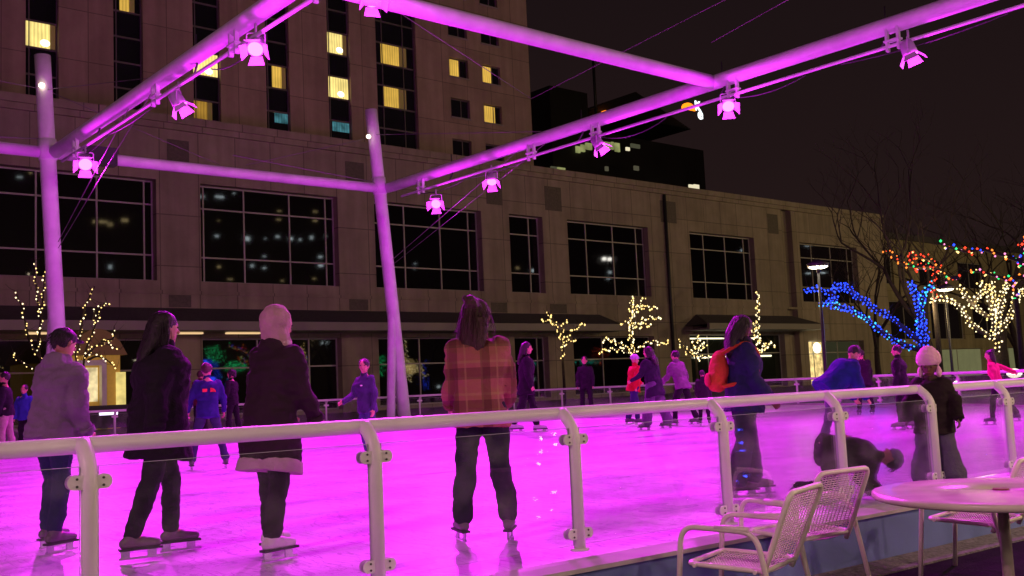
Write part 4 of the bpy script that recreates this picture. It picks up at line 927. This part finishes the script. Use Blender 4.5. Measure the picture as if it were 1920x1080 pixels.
def person(feet, head_y, face, label, jacket, trouser, hair=None, hat=None, skate=(.10, .10, .11), skin=M_skin, lean=4, thigh=(8, -4), knee=(10, 6), abd=(5, 5), arms=((5, 12, 15), (5, 12, 15)), hem=.06, wide=1.0, twide=1.0, hood=False, headyaw=0, headpitch=0, scarf=None, det=1, hemcol=None, collar=True, group='skaters on the rink', jmat=None, voxel=None, hs=1.0, foot_yaw=0, boots=True, hgt=None, pelvis_z=None, sleeves=True):
    P0 = onz(*feet) if len(feet) == 2 else Vector(feet)
    dep = (P0-CP).dot(FW)
    h_tot = hgt or (proj_y(P0)-head_y)*dep/F
    vd = math.atan2(P0.y, P0.x)       # direction from the camera to the person
    rz = vd-math.pi/2+R(face)
    lift = .085 if boots else 0; h = (h_tot-lift) 
    # upright body height compensates posture
    post = .985*math.cos(R(lean))*.48+.52*1.0
    h = h/max(.6, post)*.985 if not hgt else hgt
    rt = empty('person', P0, rz); tag(rt, label, 'person', group)
    wide *= 1.10; hs *= 1.10
    vx = voxel or (.011 if dep < 12 else .018)
    Xl = X_.copy()
    T = Vector((0, math.sin(R(lean)), math.cos(R(lean)))); Fv = Vector((0, math.cos(R(lean)), -math.sin(R(lean))))
    pel = Vector((0, 0, 0)); J = {}
    for i, s_ in enumerate((-1, 1)):
        hp = pel+Xl*(s_*.052*h)
        f = R(thigh[i]); k = R(thigh[i]-knee[i]); ab = R(abd[i])
        kn = hp+Vector((s_*math.sin(ab), math.sin(f)*math.cos(ab), -math.cos(f)*math.cos(ab)))*(.245*h)
        an = kn+Vector((s_*math.sin(ab)*.9, math.sin(k)*math.cos(ab), -math.cos(k)*math.cos(ab))).normalized()*(.235*h)
        J[i] = [hp, kn, an]
    low = min(J[0][2].z, J[1][2].z); pz = pelvis_z if pelvis_z is not None else -low+.045*h+lift
    sh_ = Vector((-(J[0][2].x+J[1][2].x)/2, -(J[0][2].y+J[1][2].y)/2, pz))
    pel = sh_
    for i in (0, 1): J[i] = [q+sh_ for q in J[i]]
    sc = pel+T*(.285*h); nb = sc+T*(.035*h); 
    hT = (T*.45+Z_*.55).normalized() if lean < 60 else T
    hp_ = R(headpitch); hd = nb+hT*(.092*h*1.0)
    hF0 = Vector((math.sin(R(headyaw)), math.cos(R(headyaw)), 0)); hF0 = (hF0-hT*hF0.dot(hT)).normalized(); hXv = hF0.cross(hT).normalized()
    hF = (hF0*math.cos(hp_)-hT*math.sin(hp_)); hU = (hT*math.cos(hp_)+hF0*math.sin(hp_)); H = hs*h
    A = {}
    for i, s_ in enumerate((-1, 1)):
        s0, ab, el = arms[i]; sp = sc+Xl*(s_*.098*h)-T*.008*h
        def dv(a_, b_): return (Xl*(s_*math.sin(R(b_)))+(Fv*math.sin(R(a_))-T*math.cos(R(a_)))*math.cos(R(b_))).normalized()
        e = sp+dv(s0, ab)*(.165*h); w_ = e+dv(s0+el, ab*.35-4)*(.145*h); hdv = dv(s0+el+6, ab*.2)
        A[i] = [sp, e, w_, hdv]
    # body, one continuous surface
    bo = MB()
    bo.loft([(pel-T*.05*h, Xl, Fv, .07*h, .05*h), (pel+T*.02*h, Xl, Fv, .078*h, .055*h), (pel+T*.10*h, Xl, Fv, .065*h, .048*h), (pel+T*.2*h, Xl, Fv, .08*h, .055*h), (sc, Xl, Fv, .085*h, .045*h), (nb, Xl, Fv, .035*h, .035*h)])
    bo.cap(nb-T*.02*h, hd-hU*.02*h, .031*h, .03*h)
    bo.ell(hd+hU*.008*H, hXv, hF, hU, .044*H, .052*H, .058*H, 18, 12); bo.ell(hd-hU*.026*H+hF*.012*H, hXv, hF, hU, .033*H, .038*H, .036*H)
    bo.cap(hd+hF*.046*H+hU*.004*H, hd+hF*.058*H-hU*.012*H, .005*H, .0085*H, 8); bo.ell(hd+hF*.036*H-hU*.046*H, hXv, hF, hU, .014*H, .012*H, .010*H, 8, 6)
    bo.ell(hd+hF*.046*H+hU*.014*H, hXv, hF, hU, .026*H, .007*H, .006*H, 8, 6)
    for s_ in (-1, 1): bo.ell(hd+hXv*s_*.045*H-hF*.002*H-hU*.002*H, hXv, hF, hU, .006*H, .011*H, .017*H, 8, 6)
    for i, s_ in enumerate((-1, 1)):
        sp, e, w_, hdv = A[i]; bo.cap(sp, e, .028*h, .022*h); bo.cap(e, w_, .022*h, .015*h)
        hp2, kn, an = J[i]; bo.cap(hp2, kn, .045*h, .031*h); bo.cap(kn, an, .031*h, .020*h); bo.cap(an, an+Y_*.06*h-Z_*.025*h, .02*h, .018*h)
        side = Xl*(-s_); nrm = hdv.cross(side).normalized(); pc_ = w_+hdv*.028*h
        # palm, four fingers curled, thumb from the side of the palm
        across = Fv-hdv*Fv.dot(hdv); across.normalize(); inner = Xl*(-s_); inner = (inner-hdv*inner.dot(hdv)).normalized()
        bo.loft([(w_, across, inner, .014*h, .011*h), (w_+hdv*.02*h, across, inner, .021*h, .010*h), (w_+hdv*.048*h, across, inner, .023*h, .009*h), (w_+hdv*.052*h, across, inner, .018*h, .006*h)], 10)
        if det:
            for q, L_ in ((-1.5, .034), (-.5, .042), (.5, .045), (1.5, .041)):
                f0_ = w_+hdv*.048*h+across*(q*.0108*h); f1_ = f0_+(hdv*.9+inner*.3)*(L_*h*.55); f2_ = f1_+(hdv*.55+inner*.8)*(L_*h*.5); bo.cap(f0_, f1_, .0062*h, .0056*h, 6); bo.cap(f1_, f2_, .0056*h, .0045*h, 6)
            t0 = w_+hdv*.018*h+across*.018*h; t1 = t0+(across*.8+hdv*.6+inner*.3)*.022*h; bo.cap(t0, t1, .007*h, .006*h, 6); bo.cap(t1, t1+(hdv*.8+inner*.5)*.02*h, .006*h, .005*h, 6)
    link('body', fuse(bo, .0075 if dep < 12 and det else .015, smooth=1), skin, rt)
    if det:
        e_ = MB()
        for s_ in (-1, 1): e_.ell(hd+hXv*s_*.018*H+hF*.0475*H+hU*.006*H, hXv, hF, hU, .0075*H, .003*H, .0035*H, 8, 6)
        e_.build('eyes', M_eye, rt); MB().ell(hd+hF*.0485*H-hU*.027*H, hXv, hF, hU, .013*H, .004*H, .0035*H, 8, 6).build('mouth', M_lip, rt)
    # trousers
    tr = MB(); tw = twide*1.1
    tr.loft([(pel+T*.07*h, Xl, Fv, .083*h, .062*h), (pel, Xl, Fv, .092*h*min(tw, 1.15), .07*h), (pel-Z_*.05*h, Xl, Fv, .085*h*min(tw, 1.15), .068*h)])
    for i in (0, 1):
        hp2, kn, an = J[i]; md = hp2.lerp(kn, .5); tr.cap(hp2, kn, .055*h*tw, .040*h*tw); tr.cap(kn, an+(kn-an)*.10, .040*h*tw, .034*h*tw*(1.0+.25*(tw-1)*3))
    link('trousers', fuse(tr, vx, .010*h, 8/h, seed=len(label), stretch=(1, 1, 1.9)), trouser, rt)
    # jacket
    if jacket:
        jk = MB(); wd = wide; dn = -Z_ if hem > .1 else (-T)
        knm = (J[0][1]+J[1][1])/2-pel; 
        rings = []
        nseg = 4; 
        for k in range(nseg, 0, -1):
            t_ = hem*k/nseg; c = pel+(knm.normalized()*.6-T*.4).normalized()*(t_*h) if hem > .1 else pel-T*t_*h
            rings.append((c, Xl, Fv, (.098+.05*t_)*h*wd, (.078+.05*t_)*h*wd))
        rings += [(pel+T*.02*h, Xl, Fv, .094*h*wd, .074*h*wd), (pel+T*.10*h, Xl, Fv, .088*h*wd, .068*h*wd), (pel+T*.19*h, Xl, Fv, .099*h*wd, .075*h*wd), (pel+T*.25*h, Xl, Fv, .108*h*wd, .068*h*wd), (sc+T*.0*h, Xl, Fv, .095*h*wd, .055*h*wd), (sc+T*.025*h, Xl, Fv, .06*h, .048*h)]
        jk.loft(rings, 22)
        if collar: jk.cap(nb-T*.02*h, nb+T*.018*h, .044*h, .042*h)
        if hood: jk.ell(nb-Fv*.045*h+T*.0*h, Xl, Fv, T, .066*h, .045*h, .052*h)
        for i in (0, 1):
            sp, e, w_, hdv = A[i]; jk.cap(sp-T*.004*h, e, .042*h*wd, .034*h*wd); jk.cap(e, e.lerp(w_, .96), .034*h*wd, .025*h*wd)
        jo = link('jacket', fuse(jk, vx, .017*h, 7/h, seed=len(label)+3, stretch=(1, 1, 1.7)), jacket, rt)
        if dep < 12 and det:
            for i in (0, 1):
                sp, e, w_, hdv = A[i]; q = e.lerp(w_, .93); dd = (w_-e).normalized(); MB().tube([q-dd*.012*h, q+dd*.012*h], .0275*h*wd, 14).build('cuff', jacket, jo)
        if hemcol:
            hb = MB(); c = rings[0][0]; hb.loft([(c-T*.045*h, Xl, Fv, rings[0][3]*1.04, rings[0][4]*1.04), (c+T*.01*h, Xl, Fv, rings[0][3]*1.0, rings[0][4]*1.0)], 22); link('hem', fuse(hb, vx, .01*h, 10/h), hemcol, rt)
    if scarf: 
        link('scarf', fuse(MB().ell(nb+T*.012*h, Xl, Fv, T, .062*h, .058*h, .034*h).cap(nb+Fv*.04*h, nb+Fv*.06*h-T*.07*h, .022*h, .02*h), vx, .008*h, 20/h), scarf, rt)
    # hair
    if hair:
        style, hm = hair; hb = MB()
        hb.ell(hd+hU*.016*H-hF*.008*H, hXv, hF, hU, .051*H, .055*H, .056*H, 18, 12)
        if style == 'long':
            bk_ = hd-hF*.035*H; hb.loft([(bk_+hU*.02*H, hXv, hF, .046*H, .03*H), (bk_-hU*.04*H-hF*.006*H, hXv, hF, .053*H, .034*H), (bk_-T*.10*H-Fv*.03*H, Xl, Fv, .055*H, .03*H), (bk_-T*.15*H-Fv*.04*H, Xl, Fv, .045*H, .022*H), (bk_-T*.17*H-Fv*.04*H, Xl, Fv, .025*H, .012*H)])
            for s_ in (-1, 1): hb.cap(hd+hXv*s_*.042*H-hF*.005*H+hU*.01*H, hd+hXv*s_*.046*H-hF*.012*H-hU*.065*H, .016*H, .014*H)
        if style == 'bun':
            hb.ell(hd+hU*.050*H-hF*.042*H, hXv, hF, hU, .028*H, .028*H, .026*H); hb.loft([(hd-hF*.03*H, hXv, hF, .052*H, .034*H), (hd-hF*.034*H-hU*.05*H, hXv, hF, .055*H, .032*H), (hd-hF*.045*H-hU*.10*H, hXv, hF, .045*H, .022*H), (hd-hF*.05*H-hU*.135*H, hXv, hF, .022*H, .012*H)])
            for k in range(9):
                a = k*2.4; hb.ell(hd+hU*(.05+.018*math.sin(a*1.7))*H-hF*(.042+.02*math.cos(a))*H+hXv*.024*math.sin(a)*H, hXv, hF, hU, .012*H, .012*H, .012*H, 6, 5)
        if style == 'curly':
            for k in range(26):
                a = k*2.4; z = -.75+1.6*k/26; hb.ell(hd-hF*.012*H+hXv*(math.cos(a)*.052*H)+hF*(min(math.sin(a), .25)*.05*H)+hU*(z*.058*H), hXv, hF, hU, .017*H, .017*H, .017*H, 6, 5)
        me = fuse(hb, .009 if dep < 12 else .016, .006*h, 30/h, smooth=1, stretch=(1, 1, .3)); ho = link('hair', me, hm, rt)
        if dep < 12 and det:
            rs = random.Random(len(label)); sb = MB()
            tip = {'long': .17, 'bun': .12, 'short': .02, 'curly': .05}[style]
            for k in range(170):
                a = rs.uniform(0, 2*math.pi); ph = rs.uniform(-.2, 1.3); dr = hXv*math.cos(a)*math.cos(ph)+hF*(math.sin(a)*math.cos(ph))+hU*math.sin(ph)
                if dr.dot(hF) > .35: continue
                p0 = hd+hU*.012*H-hF*.008*H+Vector((0, 0, 0))+hXv*dr.dot(hXv)*.053*H+hF*dr.dot(hF)*.057*H+hU*dr.dot(hU)*.058*H
                L_ = rs.uniform(.3, 1)*tip*H+.02*H; out = (dr-hU*dr.dot(hU))
                p1 = p0+out*.012*H-hU*L_*.45+hXv*rs.uniform(-.006, .006)*H; p2 = p0+out*rs.uniform(-.01, .022)*H-hF*.012*H-hU*L_+hXv*rs.uniform(-.012, .012)*H
                sb.tube([p0, p1, p2], [.0026, .0022, .0010], 3, cap=False)
            sb.build('strands', hm, ho)
    if hat:
        style, hm = hat; hb = MB()
        if style == 'beanie':
            hb.ell(hd+hU*.030*H-hF*.004*H, hXv, hF, hU, .056*H, .062*H, .050*H); hb.loft([(hd+hU*.012*H-hF*.004*H, hXv, hF, .054*H, .060*H), (hd+hU*.036*H-hF*.004*H, hXv, hF, .058*H, .064*H)])
        if style == 'big':
            hb.loft([(hd+hU*.018*H-hF*.012*H, hXv, hF, .066*H, .066*H), (hd+hU*.034*H-hF*.010*H, hXv, hF, .078*H, .078*H), (hd+hU*.062*H-hF*.010*H, hXv, hF, .080*H, .080*H), (hd+hU*.095*H-hF*.012*H, hXv, hF, .069*H, .069*H), (hd+hU*.122*H-hF*.014*H, hXv, hF, .050*H, .050*H), (hd+hU*.140*H-hF*.014*H, hXv, hF, .028*H, .028*H), (hd+hU*.146*H-hF*.014*H, hXv, hF, .010*H, .010*H)])
            for s_ in (-1, 1): hb.ell(hd+hXv*s_*.058*H-hU*.03*H-hF*.008*H, hXv, hF, hU, .018*H, .035*H, .04*H)
        if style == 'cap':
            hb.ell(hd+hU*.028*H-hF*.003*H, hXv, hF, hU, .052*H, .058*H, .042*H); hb.ell(hd+hU*.026*H+hF*.062*H, hXv, hF, hU, .038*H, .036*H, .006*H)
        if style == 'hood':
            hb.ell(hd+hU*.012*H-hF*.022*H, hXv, hF, hU, .062*H, .062*H, .068*H, 18, 12); hb.cap(nb, hd-hF*.02*H-hU*.03*H, .055*H, .055*H)
        link('hat', fuse(hb, .009 if dep < 12 else .016, .005*h, 45/h, smooth=1), hm, rt)
    # skates
    if boots:
        sm = skate if not isinstance(skate, tuple) else mat('skate_'+'_'.join('%d' % int(c*100) for c in skate), skate, .45, var=.1, vscale=15)
        for i in (0, 1):
            hp2, kn, an = J[i]; fz = an.z-.045*h
            sd = (kn-an).normalized(); yw = R(foot_yaw)*(1 if i else -1); fd = Vector((math.sin(yw), math.cos(yw), 0)); 
            tip = max(0.0, (an.z-min(J[0][2].z, J[1][2].z)))
            if tip > .05: fd = (fd-Z_*min(.7, tip*3)).normalized()
            fx = fd.cross(Z_).normalized(); fu = fx.cross(fd)
            so_ = an-fu*(.045*h); bt = MB()
            bt.cap(an+sd*.030*h, an-fu*.012*h, .029*h, .029*h); bt.cap(so_+fu*.020*h-fd*.022*h, so_+fu*.022*h+fd*.045*h, .024*h, .025*h); bt.cap(so_+fu*.020*h+fd*.045*h, so_+fu*.014*h+fd*.105*h, .025*h, .018*h)
            bto = link('skate', fuse(bt, .009 if dep < 12 else .015, smooth=2), sm, rt)
            bl = MB(); bl.obox(so_-fu*.004*h+fd*.04*h, fd, fx, fu, .085*h, .020*h, .005*h); bl.build('sole', M_dark, bto)
            bl = MB(); bl.obox(so_-fu*(lift*.86)+fd*.042*h, fd, fx, fu, .088*h, .0025, .008)
            for q in (-.02, .085): bl.obox(so_-fu*(lift*.45)+fd*q*h, fd, fx, fu, .018*h, .007, lift*.42)
            bl.build('blade', M_blade, bto)
    return rt, dict(pel=pel, sc=sc, T=T, Fv=Fv, h=h, hd=hd, A=A, J=J, Xl=Xl)
def proj_y(P):
    v = P-CP; return 540-F*v.dot(CU)/v.dot(FW)
jean = cloth('jeans_blue', (.025, .032, .09)); jdk = cloth('trousers_black', (.012, .011, .014)); jnavy = cloth('jeans_navy', (.03, .035, .08))
# far ones first
person((15, 858), 697, 75, 'person in dark jacket and light trousers cut by the left edge', cloth('coat_black1', (.015, .012, .02)), cloth('khaki_pale', (.42, .32, .30)), hair=('short', M_hairk), det=0)
person((48, 850), 722, 150, 'short skater in blue jacket behind the cap wearer at the left edge', cloth('coat_blue1', (.03, .05, .30)), jdk, hair=('short', M_hairk), det=0)
person((376, 822), 695, -20, 'person with reddish hair behind the left shoulder of the blue sweatshirt', cloth('coat_wine', (.09, .02, .03)), jdk, hair=('short', M_hairb), det=0)
person((440, 822), 692, 60, 'dark haired person in black behind the right shoulder of the blue sweatshirt', cloth('coat_black2', (.014, .012, .016)), jdk, hair=('curly', M_hairk), det=0)
person((985, 812), 640, -90, 'dark coated person half hidden behind the plaid shirt', cloth('coat_black3', (.012, .010, .014)), jdk, hair=('long', M_hairk), hem=.12, wide=1.15, det=0, thigh=(16, -14), knee=(8, 14), skate=(.5, .5, .52))
person((1102, 783), 668, 170, 'person in black standing far back with a pale print on the chest', cloth('coat_black4', (.012, .012, .014)), jdk, hair=('short', M_hairk), det=0, skate=(.06, .06, .07))
rt_, I = person((1187, 798), 664, -60, 'skater in red jacket and lilac knitted cap on the far ice', cloth('coat_red', (.45, .02, .02)), jean, hat=('beanie', cloth('knit_lilac', (.45, .35, .55))), det=0, wide=1.12, thigh=(20, -16), knee=(18, 12), lean=8, arms=((30, 20, 40), (-20, 20, 20)))
person((1234, 806), 648, 62, 'long haired skater in a dark flaring coat beside the red jacket', cloth('coat_ink', (.018, .014, .03)), cloth('flare_grey', (.10, .07, .13)), hair=('long', M_hairk), hem=.15, wide=1.2, twide=1.35, det=0, lean=9, thigh=(14, -10), knee=(8, 10), arms=((35, 15, 35), (10, 20, 20)))
person((1287, 798), 655, 55, 'skater in a purple grey sweater leaning forward with dark short hair', cloth('sweater_mauve', (.17, .11, .17)), jdk, hair=('short', M_hairk), det=0, lean=14, wide=1.15, thigh=(20, -12), knee=(20, 10), arms=((40, 15, 20), (5, 20, 30)))
person((1322, 799), 694, -10, 'small person in a dark skirt behind the orange backpack', cloth('coat_black5', (.016, .012, .018)), jdk, hair=('short', M_hairk), det=0, hem=.2, wide=1.1)
person((1625, 778), 655, 20, 'person in a long black coat skating away behind the blue jacket', cloth('coat_black6', (.013, .010, .014)), jdk, hair=('short', M_hairk), det=0, hem=.1, wide=1.25, lean=6)
person((1700, 806), 646, 80, 'dark haired man in black jacket in profile left of the knitted hat', cloth('coat_black7', (.012, .012, .014)), jdk, hair=('short', M_hairk), det=0, wide=1.1, skate=(.3, .25, .3))
person((1886, 796), 654, 82, 'skater in a bright pink jacket with an arm stretched back', cloth('coat_pink', (.55, .03, .13)), jdk, hair=('bun', M_hairk), det=0, lean=12, wide=1.0, thigh=(18, -18), knee=(14, 14), arms=((-8, 20, 20), (-55, 35, 6)))
# middle distance
rt_, I = person((392, 880), 678, 6, 'man in blue sweatshirt with a red dome logo on the back', cloth('sweat_blue', (.018, .018, .13)), jnavy, hair=('short', M_hairb), lean=5, abd=(13, 14), thigh=(8, 0), knee=(12, 8), arms=((12, 22, 25), (10, 22, 25)), wide=1.05, hs=1.0, headyaw=25)
lg = MB(); c0 = I['pel']+I['T']*(.185*I['h']); hh = I['h']
for j, (r1, r2) in enumerate(((.0, .012), (.016, .026), (.030, .040))):
    pts = []; n_ = 14
    for k in range(n_+1):
        a = math.pi/2+(math.pi/2)*k/n_; pts.append((a,))
    ring = [(math.cos(a[0]), math.sin(a[0])) for a in pts]
    vs = [c0+I['Xl']*(x*-1*r1*hh*1.3+.0*hh+.02*hh)+I['T']*(y*r1*hh) for x, y in ring]+[c0+I['Xl']*(x*-1*r2*hh*1.3+.02*hh)+I['T']*(y*r2*hh) for x, y in ring]
    lg.add([v-I['Fv']*(.103*hh) for v in vs]+[v-I['Fv']*(.070*hh) for v in vs], [(k, k+1, n_+2+k, n_+1+k) for k in range(n_)]+[(2*n_+2+k, 3*n_+3+k, 3*n_+4+k, 2*n_+3+k) for k in range(n_)]+[(n_+1+k, n_+2+k, 3*n_+4+k, 3*n_+3+k) for k in range(n_)]+[(k, 2*n_+2+k, 2*n_+3+k, k+1) for k in range(n_)])
lg.obox(c0-I['Xl']*.032*hh+I['T']*.018*hh-I['Fv']*.088*hh, I['Xl'], I['Fv'], I['T'], .022*hh, .014*hh, .015*hh)
lo_ = lg.build('logo', mat('logo_red', (.75, .03, .06), .6), rt_)
rt_, I = person((697, 868), 672, 128, 'man in a purple grey sweater and jeans looking left beside the second column', cloth('sweater_purple', (.05, .04, .11)), cloth('jeans_mid', (.05, .06, .15)), hair=('short', M_hairk), lean=3, thigh=(8, -6), knee=(12, 14), abd=(9, 10), arms=((0, 16, 12), (22, 10, 45)), headyaw=-35, wide=1.02)
q = I['pel']+I['T']*.22*I['h']+I['Fv']*.085*I['h']-I['Xl']*.045*I['h']
MB().ell(q, I['Xl'], I['Fv'], I['T'], .016*I['h'], .012*I['h'], .008*I['h'], 8, 6).build('logo', M_white, rt_)
rt_, I = person((1563, 838), 657, -62, 'bent over skater in a blue jacket holding the fallen skater', cloth('coat_royal', (.009, .026, .15)), cloth('jeans_grey', (.10, .09, .15)), hair=('short', M_hairk), lean=50, thigh=(26, -14), knee=(12, 10), abd=(10, 12), arms=((60, 10, 20), (50, 14, 30)), hgt=1.72, wide=1.42, headpitch=20, skate=(.35, .3, .35), foot_yaw=10)
# near skaters
person((95, 1033), 613, -52, 'skater in black cap and pale lilac hooded sweatshirt at the left edge', cloth('sweat_lilac', (.20, .15, .22)), jean, hat=('cap', mat('cap_black', (.012, .012, .016), .7)), hair=('short', M_hairk), lean=10, thigh=(14, -2), knee=(18, 12), hood=True, arms=((16, 12, 40), (4, 12, 30)), wide=1.25, skate=(.14, .11, .14), headpitch=8)
person((284, 1045), 580, -80, 'woman with long black hair and black coat skating to the right', cloth('coat_black_near', (.012, .009, .014)), cloth('leggings_black', (.016, .013, .022)), hair=('long', M_hairk), lean=5, thigh=(16, -10), knee=(16, 12), hem=.15, wide=1.50, arms=((8, 16, 22), (-16, 18, 18)), headyaw=-12, skate=(.16, .12, .14))
person((508, 1046), 573, -48, 'skater in a long dark plum parka with pale hem and white skates', cloth('parka_plum', (.030, .014, .024), quilt=True), cloth('leggings_plum', (.022, .014, .026)), hat=('hood', cloth('knit_blush', (.48, .28, .34))), hood=True, scarf=cloth('scarf_blush', (.68, .50, .60)), lean=10, thigh=(13, -6), knee=(10, 10), hem=.17, wide=1.22, hemcol=cloth('hem_blush', (.50, .34, .40)), arms=((22, 12, 40), (14, 12, 30)), skate=(.75, .72, .72), headpitch=6, foot_yaw=5)
person((912, 1014), 564, 4, 'skater in brown and red plaid shirt with a hair bun seen from behind', cloth('plaid_shirt', (.36, .13, .10), plaid=True), cloth('jeans_black', (.016, .015, .03)), hair=('bun', M_hairb), lean=3, thigh=(6, 2), knee=(6, 6), abd=(6, 6), hem=.075, wide=1.14, twide=1.12, arms=((14, 11, 40), (14, 11, 40)), skate=(.16, .14, .15), headyaw=30, foot_yaw=14, hs=1.16)
rt_, I = person((1400, 932), 590, -72, 'person in a navy parka and jeans looking down to the right', cloth('parka_navy', (.018, .020, .085)), cloth('jeans_night', (.022, .026, .06)), hair=('long', M_hairk), skin=M_skind, lean=3, thigh=(10, -8), knee=(6, 8), hem=.08, wide=1.22, twide=1.28, hood=True, arms=((12, 12, 45), (8, 12, 30)), headpitch=18, scarf=cloth('scarf_dark', (.02, .015, .03)), skate=(.20, .17, .18), headyaw=-8)
# backpack worn by the parka (a thing of its own)
bpk = empty('backpack', rt_.location, rt_.rotation_euler[2]); tag(bpk, 'orange red backpack hanging on the back of the navy parka', 'backpack')
c = I['sc']-I['T']*.13*I['h']-I['Fv']*.145*I['h']; h_ = I['h']
mb = MB().ell(c, I['Xl'], I['Fv'], I['T'], .085*h_, .055*h_, .125*h_).ell(c-I['T']*.05*h_-I['Fv']*.02*h_, I['Xl'], I['Fv'], I['T'], .075*h_, .05*h_, .07*h_)
link('bag', fuse(mb, .011, .012, 8), cloth('bag_orange', (.55, .07, .03)), bpk)
MB().ell(c-I['T']*.05*h_-I['Fv']*.068*h_, I['Xl'], I['Fv'], I['T'], .055*h_, .012*h_, .04*h_).build('pocket', cloth('bag_red', (.55, .03, .05)), bpk)
st = MB()
for s_ in (-1, 1): st.tube(smoothline([c+I['Xl']*s_*.05*h_+I['T']*.10*h_, I['sc']+I['Xl']*s_*.055*h_+I['T']*.035*h_, I['sc']+I['Xl']*s_*.06*h_+I['Fv']*.075*h_-I['T']*.04*h_, I['pel']+I['T']*.12*h_+I['Xl']*s_*.10*h_+I['Fv']*.03*h_, c-I['T']*.09*h_+I['Xl']*s_*.07*h_], 5), .012*h_, 8)
st.build('strap', MATS['bag_orange'], bpk)
person((1762, 922), 672, 172, 'child in a big pale pink knitted hat and dark padded jacket facing the camera', cloth('padded_brown', (.020, .011, .014), quilt=True), cloth('snow_pants', (.11, .09, .16)), hat=('big', cloth('knit_pink', (.90, .50, .72))), skin=M_skind, lean=2, abd=(9, 9), thigh=(3, 3), knee=(5, 5), wide=1.45, twide=1.65, hem=.12, arms=((8, 30, 10), (8, 30, 10)), hs=1.12, scarf=cloth('fur_collar', (.06, .03, .03)), headpitch=4, skate=(.2, .2, .22))
# fallen skater on hands and knees
pf = onz(1496, 937)
rt_, I = person((pf.x, pf.y, 0), 0, -80, 'fallen skater in dark jacket kneeling on the ice on hands and knees', cloth('coat_fallen', (.018, .012, .014)), cloth('trousers_fallen', (.035, .02, .03)), hat=('beanie', cloth('knit_grey', (.20, .20, .26))), hair=('short', M_hairk), lean=100, thigh=(8, 2), knee=(96, 90), abd=(8, 8), arms=((84, 12, 50), (80, 12, 60)), hgt=1.38, wide=1.3, pelvis_z=.44, headpitch=15, skate=(.2, .18, .2))

# trees wrapped in lights standing out of frame on the patio side, mirrored in the fence glass
def fence_refl(px, py, Yd):
    d = ray(px, py); p0 = Vector((0, NY(0, .25), 0)); t = (p0-CP).dot(nn)/d.dot(nn); hit = CP+d*t; dr = d-nn*(2*d.dot(nn)); t2 = (Yd-hit.y)/dr.y
    return hit+dr*t2
def near_string(pts, Yd, col, lab, r_=.016):
    q = [fence_refl(x, y, Yd) for x, y in pts]; cx = sum(v.x for v in q)/len(q)
    rt = empty('street_tree', (cx, Yd, -.38)); tag(rt, 'patio tree trunk carrying '+lab, 'tree')
    MB().tube([(0, -.12, 0), (0, -.12, 3)], [.09, .06], 8).build('trunk', M_bark, rt)
    mb = MB()
    for v in q:
        if v.z > -.36: mb.octa((v.x-cx, 0, v.z+.38), r_)
    if mb.v:
        so = mb.build('string_lights', emis('near_bulb_'+col, BULBC[col], 60)); so.location = rt.location; tag(so, lab, 'string lights')
near_string([(1018, 822), (1043, 814), (1045, 834), (1016, 848), (1013, 870), (1041, 923), (1008, 939), (1038, 957), (1013, 970), (1010, 976)], .8, 'white', 'white string lights mirrored in the near glass panel')
near_string([(1363, 785), (1376, 776), (1390, 806), (1394, 830), (1396, 845), (1399, 880), (1402, 893), (1384, 902), (1390, 917), (1370, 835)], .4, 'blue', 'blue string lights mirrored in front of the jeans', .012)
